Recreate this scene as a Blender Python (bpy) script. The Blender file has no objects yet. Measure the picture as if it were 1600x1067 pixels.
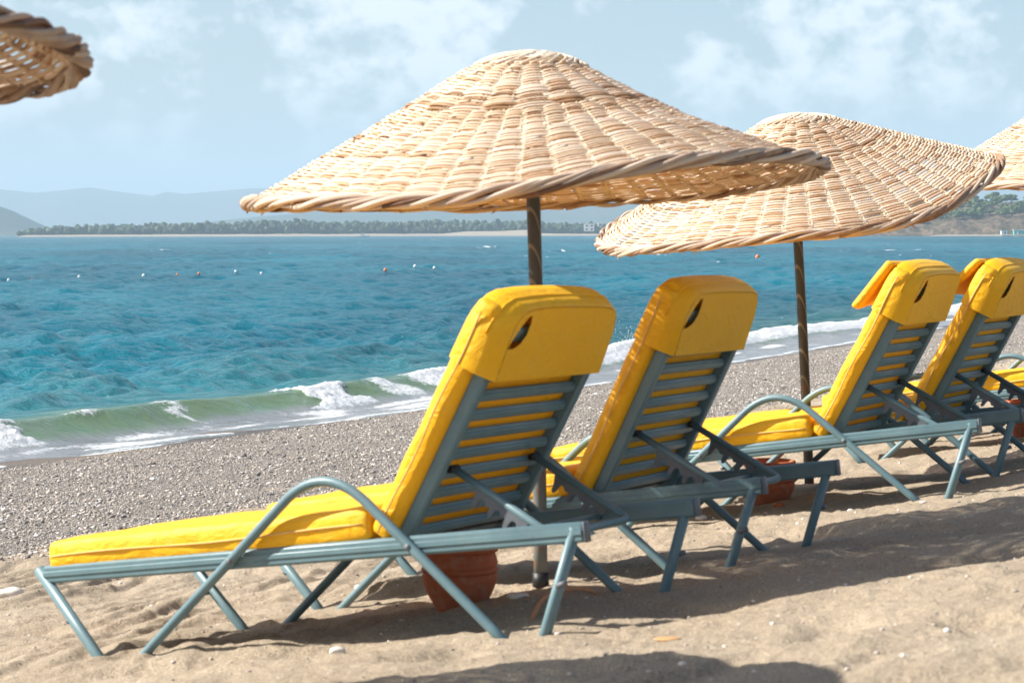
import bpy, bmesh, math, random
import numpy as np
from mathutils import Vector, Matrix, Euler
from mathutils.geometry import delaunay_2d_cdt

SC = bpy.context.scene
COL = SC.collection
PI = math.pi
rnd = random.Random(11)

# ------------------------------------------------------------------ helpers
def link(o, parent=None):
    COL.objects.link(o)
    if parent is not None:
        o.parent = parent
    return o

def empty(name, loc=(0, 0, 0), mat=None):
    o = bpy.data.objects.new(name, None)
    o.empty_display_size = 0.1
    COL.objects.link(o)
    if mat is not None:
        o.matrix_world = mat
    else:
        o.location = loc
    return o

def tag(o, label=None, cat=None, group=None, kind=None):
    if label: o['label'] = label
    if cat: o['category'] = cat
    if group: o['group'] = group
    if kind: o['kind'] = kind
    return o

class MB:
    """collects vertices, quads and triangles (numpy) and links them as one mesh"""
    def __init__(s):
        s.v = []; s.q = []; s.t = []; s.n = 0; s.a = []
    def add(s, v, q=None, t=None, tint=0.5):
        v = np.asarray(v, float).reshape(-1, 3)
        if q is not None and len(q): s.q.append(np.asarray(q, int).reshape(-1, 4) + s.n)
        if t is not None and len(t): s.t.append(np.asarray(t, int).reshape(-1, 3) + s.n)
        s.v.append(v)
        s.a.append(np.full(len(v), tint) if np.isscalar(tint) else np.asarray(tint, float))
        s.n += len(v)
    def tube(s, path, r, sides=8, nrm=None, caps=True, tint=0.5, flat=1.0):
        p = np.asarray(path, float); n = len(p)
        tg = np.gradient(p, axis=0); tg /= np.linalg.norm(tg, axis=1)[:, None] + 1e-12
        if nrm is None:
            ref = np.array([0, 0, 1.0])
            if np.abs(tg @ ref).mean() > 0.85: ref = np.array([0.3, 1.0, 0.1])
            nrm = np.repeat(ref[None], n, 0)
        a = nrm - (nrm * tg).sum(1)[:, None] * tg
        a /= np.linalg.norm(a, axis=1)[:, None] + 1e-12
        b = np.cross(tg, a)
        rr = np.full(n, r) if np.isscalar(r) else np.asarray(r, float)
        th = np.arange(sides) / sides * 2 * PI
        V = p[:, None, :] + rr[:, None, None] * (np.cos(th)[None, :, None] * a[:, None, :] * flat + np.sin(th)[None, :, None] * b[:, None, :])
        i = np.arange(n - 1)[:, None] * sides; j = np.arange(sides)[None, :]; k = (j + 1) % sides
        Q = np.stack([i + j, i + k, i + sides + k, i + sides + j], -1).reshape(-1, 4)
        V = V.reshape(-1, 3); T = []
        if caps:
            V = np.vstack([V, p[:1], p[-1:]]); c0 = n * sides; c1 = c0 + 1
            for jj in range(sides):
                T.append((c0, (jj + 1) % sides, jj)); T.append((c1, (n - 1) * sides + jj, (n - 1) * sides + (jj + 1) % sides))
        s.add(V, Q, T, tint)
    def box(s, c, h, R=None, r=0.004, tint=0.5):
        """chamfered box: centre c, half sizes h, rotation R"""
        h = np.asarray(h, float); r = min(r, h.min() * 0.9)
        vs = []; idx = {}
        for sx in (-1, 1):
            for sy in (-1, 1):
                for sz in (-1, 1):
                    for ax in range(3):
                        p = np.array([sx, sy, sz], float) * h
                        for o in range(3):
                            if o != ax: p[o] -= np.sign(p[o]) * r
                        idx[(sx, sy, sz, ax)] = len(vs); vs.append(p)
        Q = []; T = []
        for ax in range(3):
            u, w = (ax + 1) % 3, (ax + 2) % 3
            for sg in (-1, 1):
                loop = []
                for a, b in ((-1, -1), (1, -1), (1, 1), (-1, 1)):
                    k = [0, 0, 0]; k[ax] = sg; k[u] = a; k[w] = b; loop.append(idx[(*k, ax)])
                Q.append(loop if sg > 0 else loop[::-1])
            for a in (-1, 1):
                for b in (-1, 1):
                    k0 = [0, 0, 0]; k1 = [0, 0, 0]
                    k0[ax] = -1; k1[ax] = 1
                    for k in (k0, k1): k[u] = a; k[w] = b
                    l = [idx[(*k0, u)], idx[(*k1, u)], idx[(*k1, w)], idx[(*k0, w)]]
                    Q.append(l if a * b < 0 else l[::-1])
        for sx in (-1, 1):
            for sy in (-1, 1):
                for sz in (-1, 1):
                    l = [idx[(sx, sy, sz, a)] for a in range(3)]
                    T.append(l if sx * sy * sz > 0 else l[::-1])
        V = np.array(vs)
        if R is not None: V = V @ np.asarray(R).T
        s.add(V + np.asarray(c, float), Q, T, tint)
    def bar(s, p0, p1, hw, hh, up=(0, 0, 1), r=0.005, tint=0.5):
        p0 = np.asarray(p0, float); p1 = np.asarray(p1, float)
        d = p1 - p0; L = np.linalg.norm(d); d /= L
        up = np.asarray(up, float); z = up - (up @ d) * d; z /= np.linalg.norm(z); y = np.cross(z, d)
        s.box((p0 + p1) / 2, (L / 2, hw, hh), np.stack([d, y, z], 1), r, tint)
    def lathe(s, prof, seg=32, c=(0, 0, 0), tint=0.5):
        prof = np.asarray(prof, float); n = len(prof)
        th = np.arange(seg) / seg * 2 * PI
        V = np.stack([prof[:, None, 0] * np.cos(th), prof[:, None, 0] * np.sin(th), np.repeat(prof[:, 1:2], seg, 1)], -1)
        i = np.arange(n - 1)[:, None] * seg; j = np.arange(seg)[None]; k = (j + 1) % seg
        Q = np.stack([i + j, i + k, i + seg + k, i + seg + j], -1).reshape(-1, 4)
        s.add(V.reshape(-1, 3) + np.asarray(c), Q, None, tint)
    def build(s, name, mat, parent=None, smooth=True, angle=None):
        V = np.vstack(s.v); nq = sum(len(x) for x in s.q); nt = sum(len(x) for x in s.t)
        Q = np.vstack(s.q) if nq else np.zeros((0, 4), int); T = np.vstack(s.t) if nt else np.zeros((0, 3), int)
        return np_mesh(name, V, Q, T, mat, parent, smooth, {'tint': np.concatenate(s.a)}, angle)

def np_mesh(name, V, Q, T, mat, parent=None, smooth=True, attrs=None, angle=None):
    me = bpy.data.meshes.new(name)
    V = np.asarray(V, np.float32)
    nq, nt = len(Q), (len(T) if T is not None else 0)
    me.vertices.add(len(V)); me.vertices.foreach_set('co', V.ravel())
    li = np.concatenate([np.asarray(Q, np.int32).ravel(), np.asarray(T, np.int32).ravel()]) if nt else np.asarray(Q, np.int32).ravel()
    me.loops.add(len(li)); me.loops.foreach_set('vertex_index', li)
    st = np.concatenate([np.arange(nq) * 4, nq * 4 + np.arange(nt) * 3]).astype(np.int32)
    me.polygons.add(nq + nt); me.polygons.foreach_set('loop_start', st)
    me.polygons.foreach_set('use_smooth', np.full(nq + nt, smooth, bool))
    me.update(calc_edges=True)
    for k, a in (attrs or {}).items():
        at = me.attributes.new(k, 'FLOAT', 'POINT'); at.data.foreach_set('value', np.asarray(a, np.float32))
    me.materials.append(mat)
    if angle is not None:
        try: me.set_sharp_from_angle(angle=math.radians(angle))
        except Exception: pass
    o = bpy.data.objects.new(name, me)
    return link(o, parent)

# ---- noise
def _hash(ix, iy, seed):
    h = (ix.astype(np.int64) * 374761393 + iy.astype(np.int64) * 668265263 + seed * 1442695041) & 0x7fffffff
    h = ((h ^ (h >> 13)) * 1274126177) & 0x7fffffff
    h = h ^ (h >> 16)
    return (h & 0xffff) / 65535.0
def perlin(x, y, seed=0):
    x = np.asarray(x, float); y = np.asarray(y, float)
    ix = np.floor(x); iy = np.floor(y); fx = x - ix; fy = y - iy
    def g(dx, dy):
        a = _hash(ix + dx, iy + dy, seed) * 2 * PI
        return np.cos(a) * (fx - dx) + np.sin(a) * (fy - dy)
    u = fx**3 * (fx * (fx * 6 - 15) + 10); v = fy**3 * (fy * (fy * 6 - 15) + 10)
    a = g(0, 0); b = g(1, 0); c = g(0, 1); d = g(1, 1)
    return (a + u * (b - a)) * (1 - v) + (c + u * (d - c)) * v
def fbm(x, y, o=4, seed=0, gain=0.5):
    s = 0; a = 1.0
    for k in range(o):
        s = s + a * perlin(x * 2**k, y * 2**k, seed + k * 17); a *= gain
    return s
def sstep(a, b, x):
    t = np.clip((x - a) / (b - a), 0, 1); return t * t * (3 - 2 * t)

# ------------------------------------------------------------------ materials
def new_mat(name):
    m = bpy.data.materials.new(name); m.use_nodes = True
    nt = m.node_tree; nt.nodes.clear()
    return m, nt
class NT:
    def __init__(s, name):
        s.m, s.t = new_mat(name)
        s.out = s.n('ShaderNodeOutputMaterial')
        s._tc = None
    def n(s, ty, **kw):
        nd = s.t.nodes.new(ty)
        for k, v in kw.items():
            if hasattr(nd, k): setattr(nd, k, v)
        return nd
    def l(s, a, b): s.t.links.new(a, b)
    def setin(s, nd, key, v):
        if v is None: return
        if hasattr(v, 'is_linked') or isinstance(v, bpy.types.NodeSocket): s.l(v, nd.inputs[key])
        else: nd.inputs[key].default_value = v
    def pr(s, color=None, rough=None, spec=None, normal=None, metal=None, **kw):
        p = s.n('ShaderNodeBsdfPrincipled')
        if isinstance(color, tuple): color = (*color[:3], 1)
        s.setin(p, 'Base Color', color); s.setin(p, 'Roughness', rough); s.setin(p, 'Specular IOR Level', spec)
        s.setin(p, 'Normal', normal); s.setin(p, 'Metallic', metal)
        for k, v in kw.items(): s.setin(p, k, v)
        return p.outputs[0]
    def coord(s, kind='Object'):
        if s._tc is None: s._tc = s.n('ShaderNodeTexCoord')
        return s._tc.outputs[kind]
    def mapping(s, vec, scale=(1, 1, 1), rot=(0, 0, 0), loc=(0, 0, 0)):
        m = s.n('ShaderNodeMapping'); s.l(vec, m.inputs[0])
        m.inputs['Scale'].default_value = scale; m.inputs['Rotation'].default_value = rot; m.inputs['Location'].default_value = loc
        return m.outputs[0]
    def noise(s, vec, scale=5, detail=3, rough=0.5, out='Fac', dist=0):
        t = s.n('ShaderNodeTexNoise'); s.l(vec, t.inputs['Vector'])
        t.inputs['Scale'].default_value = scale; t.inputs['Detail'].default_value = detail; t.inputs['Roughness'].default_value = rough
        t.inputs['Distortion'].default_value = dist
        return t.outputs[out]
    def voro(s, vec, scale=5, feature='F1', out='Distance', rand=1.0):
        t = s.n('ShaderNodeTexVoronoi', feature=feature); s.l(vec, t.inputs['Vector'])
        t.inputs['Scale'].default_value = scale; t.inputs['Randomness'].default_value = rand
        return t.outputs[out]
    def ramp(s, fac, stops, interp='LINEAR'):
        r = s.n('ShaderNodeValToRGB'); s.l(fac, r.inputs[0]); cr = r.color_ramp; cr.interpolation = interp
        while len(cr.elements) < len(stops): cr.elements.new(0.5)
        for e, (p, c) in zip(cr.elements, stops):
            e.position = p; e.color = (*c, 1) if isinstance(c, tuple) else (c, c, c, 1)
        return r.outputs[0]
    def mix(s, fac, a, b, blend='MIX'):
        m = s.n('ShaderNodeMix', data_type='RGBA', blend_type=blend)
        s.setin(m, 0, fac)
        for k, v in ((6, a), (7, b)):
            if isinstance(v, tuple): v = (*v[:3], 1)
            s.setin(m, k, v)
        return m.outputs[2]
    def math(s, op, a, b=None, c=None, clamp=False):
        m = s.n('ShaderNodeMath', operation=op); m.use_clamp = clamp
        s.setin(m, 0, a); s.setin(m, 1, b); s.setin(m, 2, c)
        return m.outputs[0]
    def attr(s, name, out='Fac'):
        a = s.n('ShaderNodeAttribute'); a.attribute_name = name
        return a.outputs[out]
    def bump(s, h, strength=0.3, dist=0.01, normal=None):
        b = s.n('ShaderNodeBump'); s.l(h, b.inputs['Height'])
        s.setin(b, 'Strength', strength); b.inputs['Distance'].default_value = dist
        if normal is not None: s.l(normal, b.inputs['Normal'])
        return b.outputs[0]
    def done(s, shader, vol=None):
        if shader is not None: s.l(shader, s.out.inputs['Surface'])
        if vol is not None: s.l(vol, s.out.inputs['Volume'])
        return s.m

def m_paint():
    t = NT('grey_blue_paint'); c = t.coord()
    n1 = t.noise(c, 9, 4, 0.6); n2 = t.noise(c, 60, 3, 0.6)
    col = t.mix(t.ramp(n1, [(0.35, 0.0), (0.7, 1.0)]), (0.098, 0.172, 0.196), (0.13, 0.21, 0.23))
    dust = t.ramp(t.noise(c, 26, 5, 0.7), [(0.56, 0.0), (0.75, 0.35)])
    col = t.mix(dust, col, (0.20, 0.20, 0.175))
    chip = t.ramp(t.noise(c, 75, 4, 0.7), [(0.67, 0.0), (0.70, 0.8)])
    col = t.mix(chip, col, (0.13, 0.075, 0.045))
    return t.done(t.pr(col, t.math('MULTIPLY_ADD', n2, 0.2, 0.33), 0.5, t.bump(n2, 0.08, 0.002)))
def m_fabric():
    t = NT('yellow_canvas'); c = t.coord()
    n1 = t.noise(c, 3.5, 3, 0.5); n2 = t.noise(c, 420, 2, 0.6)
    w = t.noise(t.mapping(c, (6, 11, 11)), 1.7, 6, 0.6, dist=1.4)
    col = t.mix(n1, (0.88, 0.445, 0.003), (0.94, 0.50, 0.006))
    dirt = t.ramp(t.noise(c, 11, 5, 0.65), [(0.55, 0.0), (0.8, 0.22)])
    col = t.mix(dirt, col, (0.80, 0.52, 0.13))
    b = t.bump(w, 0.55, 0.016); b = t.bump(n2, 0.2, 0.0014, b)
    fb = t.pr(col, 0.55, 0.4, b, **{'Sheen Weight': 0.10, 'Sheen Roughness': 0.4, 'Sheen Tint': (1.0, 0.80, 0.35, 1)})
    tr = t.n('ShaderNodeBsdfTranslucent'); t.l(col, tr.inputs[0]); mx = t.n('ShaderNodeMixShader'); mx.inputs[0].default_value = 0.10
    t.l(fb, mx.inputs[1]); t.l(tr.outputs[0], mx.inputs[2])
    return t.done(mx.outputs[0])
def m_simple(name, col, rough=0.5, spec=0.4, nscale=20, var=0.25, bump=0.1, metal=0):
    t = NT(name); c = t.coord()
    n = t.noise(c, nscale, 4, 0.6)
    k = t.mix(n, tuple(x * (1 - var) for x in col), tuple(min(1, x * (1 + var)) for x in col))
    return t.done(t.pr(k, rough, spec, t.bump(n, bump, 0.004), metal))
def m_wicker(name, ramp):
    t = NT(name); c = t.coord()
    ti = t.attr('tint')
    n1 = t.noise(c, 16, 4, 0.65); n2 = t.noise(c, 120, 3, 0.6)
    f = t.math('ADD', ti, t.math('MULTIPLY_ADD', n1, 0.5, -0.25), clamp=True)
    col = t.ramp(f, ramp)
    gre = t.ramp(t.noise(c, 5, 4, 0.6), [(0.5, 0.0), (0.72, 0.4)])
    col = t.mix(gre, col, (0.58, 0.51, 0.40))
    b = t.bump(n2, 0.25, 0.003)
    p = t.pr(col, 0.6, 0.3, b)
    tr = t.n('ShaderNodeBsdfTranslucent'); t.l(t.mix(1.0, col, (0.98, 0.54, 0.07), 'MULTIPLY'), tr.inputs[0])
    mx = t.n('ShaderNodeMixShader'); mx.inputs[0].default_value = 0.28
    t.l(p, mx.inputs[1]); t.l(tr.outputs[0], mx.inputs[2])
    return t.done(mx.outputs[0])
def m_pole():
    t = NT('weathered_steel_pole'); c = t.coord()
    sp = t.n('ShaderNodeSeparateXYZ'); t.l(c, sp.inputs[0])
    n = t.noise(c, 14, 4, 0.65)
    col = t.mix(n, (0.028, 0.032, 0.036), (0.055, 0.060, 0.066))
    # spiral scratches of the wrapped tube
    wv = t.n('ShaderNodeTexWave', wave_type='BANDS', bands_direction='DIAGONAL'); t.l(t.mapping(c, (1, 1, 0.62)), wv.inputs[0])
    wv.inputs['Scale'].default_value = 10; wv.inputs['Distortion'].default_value = 1.2
    s_ = t.ramp(wv.outputs['Fac'], [(0.93, 0.0), (0.99, 0.7)])
    col = t.mix(s_, col, (0.21, 0.19, 0.16))
    low = t.math('SUBTRACT', 0.52, sp.outputs[2]); low = t.math('MULTIPLY', low, 4, clamp=True)
    grn = t.mix(t.ramp(t.noise(c, 30, 4, 0.7), [(0.5, 0.0), (0.62, 1.0)]), (0.13, 0.15, 0.145), (0.26, 0.11, 0.04))
    col = t.mix(low, col, grn)
    return t.done(t.pr(col, 0.5, 0.4, t.bump(n, 0.1, 0.003)))
def m_pot():
    t = NT('terracotta'); c = t.coord()
    n = t.noise(c, 9, 5, 0.65)
    col = t.mix(n, (0.36, 0.095, 0.04), (0.52, 0.17, 0.08))
    salt = t.ramp(t.noise(c, 22, 5, 0.7), [(0.52, 0.0), (0.72, 0.55)])
    col = t.mix(salt, col, (0.46, 0.30, 0.22))
    return t.done(t.pr(col, 0.8, 0.2, t.bump(t.noise(c, 80, 4), 0.35, 0.003)))

def m_ground():
    t = NT('beach_sand'); c = t.coord()
    g1 = t.noise(c, 420, 3, 0.75); g2 = t.noise(c, 170, 4, 0.7); g3 = t.noise(c, 1.6, 4, 0.6)
    sand = t.mix(t.ramp(g3, [(0.3, 0.0), (0.7, 1.0)]), (0.345, 0.272, 0.190), (0.438, 0.354, 0.256))
    sand = t.mix(t.ramp(g2, [(0.36, 0.55), (0.5, 0.0)]), sand, (0.19, 0.14, 0.095))
    sand = t.mix(t.ramp(g1, [(0.58, 0.0), (0.70, 0.6)]), sand, (0.62, 0.55, 0.46))
    sand = t.mix(t.ramp(g1, [(0.30, 0.75), (0.44, 0.0)]), sand, (0.10, 0.082, 0.068))
    gm = t.math('MULTIPLY_ADD', t.noise(c, 170, 4, 0.85), 2.6, -0.28)
    sand = t.mix(1.0, sand, gm, 'MULTIPLY')
    # shingle
    dv = t.mapping(c, (1, 1, 1))
    vn = t.noise(c, 30, 2, 0.5, 'Color')
    mxv = t.n('ShaderNodeMix', data_type='VECTOR'); mxv.inputs[0].default_value = 0.012
    t.l(dv, mxv.inputs[4]); t.l(vn, mxv.inputs[5])
    v1d = t.voro(mxv.outputs[1], 80); v1c = t.voro(mxv.outputs[1], 80, out='Color')
    v2d = t.voro(mxv.outputs[1], 175)
    v2c = t.voro(mxv.outputs[1], 175, out='Color')
    bw = t.n('ShaderNodeSeparateColor'); t.l(v1c, bw.inputs[0])
    bw2 = t.n('ShaderNodeSeparateColor'); t.l(v2c, bw2.inputs[0])
    PR = [(0.0, (0.05, 0.055, 0.068)), (0.25, (0.155, 0.145, 0.14)), (0.5, (0.32, 0.275, 0.23)), (0.74, (0.46, 0.395, 0.33)), (0.92, (0.61, 0.55, 0.49)), (1.0, (0.78, 0.75, 0.71))]
    pc = t.ramp(bw.outputs[0], PR); pc2 = t.ramp(bw2.outputs[0], PR)
    big = t.ramp(t.noise(c, 9, 3, 0.6), [(0.4, 0.0), (0.6, 1.0)])
    pcol = t.mix(big, pc2, pc)
    pcol = t.mix(t.ramp(v1d, [(0.45, 0.0), (0.75, 0.75)]), pcol, (0.10, 0.085, 0.07))
    pe = t.attr('peb')
    pm = t.math('ADD', t.math('MULTIPLY', pe, 1.6), t.math('MULTIPLY_ADD', t.noise(c, 3.2, 5, 0.7), 1.2, -0.9), clamp=True)
    pm = t.ramp(pm, [(0.42, 0.0), (0.58, 1.0)])
    col = t.mix(pm, sand, pcol)
    wet = t.attr('wet')
    col = t.mix(wet, col, t.mix(1.0, col, (0.42, 0.38, 0.36), 'MULTIPLY'))
    hs = t.math('ADD', t.math('MULTIPLY', t.noise(c, 26, 5, 0.7), 1.0), t.math('ADD', t.math('MULTIPLY', g2, 0.32), t.math('MULTIPLY', g1, 0.16)))
    b = t.bump(hs, 0.85, 0.022)
    hp = t.math('SUBTRACT', 1.0, t.math('ADD', t.math('MULTIPLY', v1d, 1.0), t.math('MULTIPLY', v2d, 0.4)))
    b2 = t.bump(hp, t.math('MULTIPLY', pm, 0.9), 0.016, b)
    rough = t.math('MULTIPLY_ADD', wet, -0.5, 0.9)
    return t.done(t.pr(col, rough, 0.3, b2))
def m_pebble():
    t = NT('pebbles'); c = t.coord()
    PR = [(0.0, (0.05, 0.055, 0.068)), (0.25, (0.155, 0.145, 0.14)), (0.5, (0.32, 0.275, 0.23)), (0.74, (0.46, 0.395, 0.33)), (0.92, (0.61, 0.55, 0.49)), (1.0, (0.80, 0.77, 0.73))]
    col = t.ramp(t.attr('tint'), PR)
    return t.done(t.pr(col, 0.65, 0.35))
def m_sea():
    t = NT('sea_water'); c = t.coord()
    sh = t.attr('shal'); swash_sky = t.attr('brown'); fo = t.attr('foam')
    big = t.noise(t.mapping(c, (0.05, 0.02, 1), (0, 0, 0.3)), 1.0, 3, 0.6)
    deep = t.mix(t.ramp(big, [(0.36, 0.0), (0.64, 1.0)]), (0.0003, 0.070, 0.108), (0.0006, 0.128, 0.182))
    col = t.mix(sh, deep, (0.205, 0.310, 0.150))
    col = t.mix(swash_sky, col, (0.320, 0.330, 0.345))  # pale grey-blue paints the sky's reflection into the swash film
    # foam broken into lace
    v = t.voro(t.mapping(c, (1, 1, 1), (0, 0, 0.48)), 7, 'SMOOTH_F1')
    n = t.noise(c, 9, 6, 0.75)
    nf = t.noise(t.mapping(c, (1, 1, 1), (0, 0, 0.48)), 26, 5, 0.7)
    lace = t.math('ADD', fo, t.math('ADD', t.math('MULTIPLY_ADD', n, 1.1, -0.60), t.math('MULTIPLY_ADD', nf, 1.2, -0.62)))
    fm = t.math('MULTIPLY', t.ramp(lace, [(0.36, 0.0), (0.62, 1.0)]), t.ramp(fo, [(0.02, 0.0), (0.12, 1.0)]))
    rip = t.mapping(c, (1.0, 1.0, 1), (0, 0, 0.48))
    w1 = t.noise(t.mapping(rip, (0.75, 1.5, 1)), 1.5, 5, 0.62)
    w2 = t.noise(t.mapping(rip, (1, 2, 1)), 9, 5, 0.65)
    calm = t.math('MULTIPLY_ADD', sh, -0.85, 1.0)
    b = t.bump(w1, t.math('MULTIPLY', calm, 0.85), 0.30); b = t.bump(w2, t.math('MULTIPLY', calm, 0.8), 0.045, b)
    bf = t.bump(n, t.math('MULTIPLY', fm, 1.0), 0.06, b)
    dif = t.n('ShaderNodeBsdfDiffuse'); t.l(col, dif.inputs[0])
    upn = t.n('ShaderNodeCombineXYZ'); upn.inputs[2].default_value = 1.0
    nmx = t.n('ShaderNodeMix', data_type='VECTOR'); t.l(t.math('MAXIMUM', t.math('MAXIMUM', sh, swash_sky), 0.55), nmx.inputs[0]); t.l(upn.outputs[0], nmx.inputs[4]); t.l(b, nmx.inputs[5])
    t.l(nmx.outputs[1], dif.inputs['Normal'])             # light coming up out of open water does not follow its ripples
    trl = t.n('ShaderNodeBsdfTranslucent'); t.l(t.mix(0.5, col, (0.55, 0.75, 0.25)), trl.inputs[0])
    bd = t.n('ShaderNodeMixShader'); t.l(t.math('MULTIPLY', sh, 0.45), bd.inputs[0]); t.l(dif.outputs[0], bd.inputs[1]); t.l(trl.outputs[0], bd.inputs[2])
    gl = t.n('ShaderNodeBsdfGlossy'); gl.inputs['Roughness'].default_value = 0.07; t.l(b, gl.inputs['Normal'])
    fr = t.n('ShaderNodeFresnel'); fr.inputs['IOR'].default_value = 1.333; t.l(b, fr.inputs['Normal'])
    cap = t.math('MULTIPLY_ADD', swash_sky, 0.20, 0.68)               # rough open water never mirrors fully
    ff = t.math('MINIMUM', t.math('MULTIPLY', fr.outputs[0], 1.0), cap)
    wm_ = t.n('ShaderNodeMixShader'); t.l(ff, wm_.inputs[0]); t.l(bd.outputs[0], wm_.inputs[1]); t.l(gl.outputs[0], wm_.inputs[2])
    wat = wm_.outputs[0]
    foam = t.pr((0.62, 0.64, 0.66), 0.85, 0.2, bf)
    mx = t.n('ShaderNodeMixShader'); t.l(fm, mx.inputs[0]); t.l(wat, mx.inputs[1]); t.l(foam, mx.inputs[2])
    return t.done(mx.outputs[0])
def m_hill(name, ca, cb, cc, scale, cut=0.5):
    t = NT(name); c = t.coord()
    n = t.noise(c, scale, 6, 0.65); n2 = t.noise(c, scale * 6, 5, 0.7)
    col = t.mix(t.ramp(n, [(cut - 0.08, 0.0), (cut + 0.08, 1.0)]), ca, cb)
    col = t.mix(t.ramp(n2, [(0.42, 0.0), (0.6, 0.8)]), col, cc)
    return t.done(t.pr(col, 0.95, 0.1, t.bump(n2, 0.6, 2.0)))
def m_cliff():
    t = NT('cliff_earth'); c = t.coord()
    n = t.noise(t.mapping(c, (1, 0.5, 0.5)), 0.16, 6, 0.7); n2 = t.noise(t.mapping(c, (1, 1, 0.35)), 0.35, 6, 0.72)
    col = t.ramp(n, [(0.3, (0.055, 0.04, 0.03)), (0.48, (0.14, 0.095, 0.065)), (0.62, (0.20, 0.15, 0.11)), (0.8, (0.07, 0.07, 0.04))])
    col = t.mix(t.ramp(n2, [(0.46, 0.0), (0.58, 0.85)]), col, (0.035, 0.045, 0.022))
    return t.done(t.pr(col, 0.95, 0.1, t.bump(n2, 0.8, 1.5)))
def m_leaf(name, a, b):
    t = NT(name)
    f = t.attr('tint')
    col = t.mix(f, a, b)
    p = t.pr(col, 0.6, 0.2)
    return t.done(p)

M = dict(paint=m_paint(), fabric=m_fabric(),
         wick=m_wicker('rattan_strands', [(0.0, (0.22, 0.12, 0.06)), (0.14, (0.48, 0.29, 0.15)), (0.30, (0.70, 0.51, 0.32)), (0.55, (0.81, 0.69, 0.50)), (1.0, (0.87, 0.80, 0.66))]),
         rim=m_wicker('rattan_rim', [(0.0, (0.12, 0.06, 0.04)), (0.22, (0.38, 0.22, 0.13)), (0.5, (0.54, 0.42, 0.32)), (1.0, (0.78, 0.65, 0.50))]),
         pole=m_pole(), pot=m_pot(), ground=m_ground(), peb=m_pebble(), sea=m_sea(),
         black=m_simple('black_rubber', (0.012, 0.012, 0.014), 0.5, 0.4),
         rack=m_simple('grey_plastic', (0.12, 0.13, 0.145), 0.5, 0.4),
         pipe=m_simple('faded_piping', (0.74, 0.44, 0.14), 0.7, 0.2, 30, 0.15),
         white=m_simple('white_paint', (0.75, 0.75, 0.73), 0.5, 0.4, 3, 0.08),
         red=m_simple('red_plastic', (0.55, 0.05, 0.04), 0.4, 0.4),
         orange=m_simple('orange_plastic', (0.75, 0.20, 0.05), 0.4, 0.4),
         turq=m_simple('turquoise_paint', (0.08, 0.42, 0.40), 0.6, 0.3),
         dark=m_simple('dark_glass', (0.03, 0.04, 0.05), 0.2, 0.5),
         stone_w=m_simple('pale_stone', (0.66, 0.60, 0.53), 0.7, 0.3, 25, 0.15, 0.3),
         stone_o=m_simple('ochre_stone', (0.50, 0.29, 0.13), 0.7, 0.3, 25, 0.2, 0.3),
         shard=m_simple('broken_terracotta', (0.48, 0.13, 0.05), 0.8, 0.2, 25, 0.2, 0.3),
         twig=m_simple('dry_twig', (0.50, 0.24, 0.12), 0.8, 0.2, 40, 0.3, 0.3),
         bark=m_simple('bark', (0.10, 0.07, 0.05), 0.9, 0.1, 3, 0.3, 0.3),
         pine=m_leaf('pine_needles', (0.030, 0.056, 0.014), (0.120, 0.165, 0.045)),
         wood=m_leaf('distant_foliage', (0.010, 0.030, 0.012), (0.060, 0.080, 0.030)),
         hillA=m_hill('hill_scrub', (0.025, 0.040, 0.018), (0.055, 0.058, 0.034), (0.02, 0.032, 0.016), 0.006),
         cliff=m_cliff(),
         fsand=m_simple('pale_far_sand', (0.29, 0.25, 0.20), 0.9, 0.1, 0.1, 0.1, 0.0))

# ------------------------------------------------------------------ the site
SEA = -0.60
NS = np.array([-0.885, 0.465])       # horizontal direction out to sea
TS = np.array([0.465, 0.885])        # along the shore
FEET = np.array([[-1.222, 6.646, .099], [-.877, 7.206, .087], [.09, 5.864, .310], [.435, 6.424, .332], [-1.125, 6.586, .110], [-.832, 7.183, .083],
                 [-.057, 5.949, .293], [.255, 6.534, .309], [-.649, 7.669, .074], [-.585, 7.631, .100], [.687, 6.952, .330], [.993, 7.533, .309],
                 [.51, 7.044, .302], [.844, 7.617, .283], [1.698, 8.621, .349], [2.007, 9.202, .383], [1.556, 8.69, .319], [1.844, 9.287, .322], [2.003, 9.434, .346]])
def st_of(x, y):
    s = NS[0] * x + NS[1] * y; t = TS[0] * x + TS[1] * y
    return s, t
def seff(x, y):
    s, t = st_of(x, y)
    k = np.maximum(0, t - 24)
    return s - 0.066 * k * k / (k + 6) + 0.10 * perlin(t * 0.16, t * 0 + 3.3, 5), t
def plane_z(x, y): return 0.7119 + 0.1387 * x - 0.0691 * y
_res = FEET[:, 2] - plane_z(FEET[:, 0], FEET[:, 1])
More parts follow.
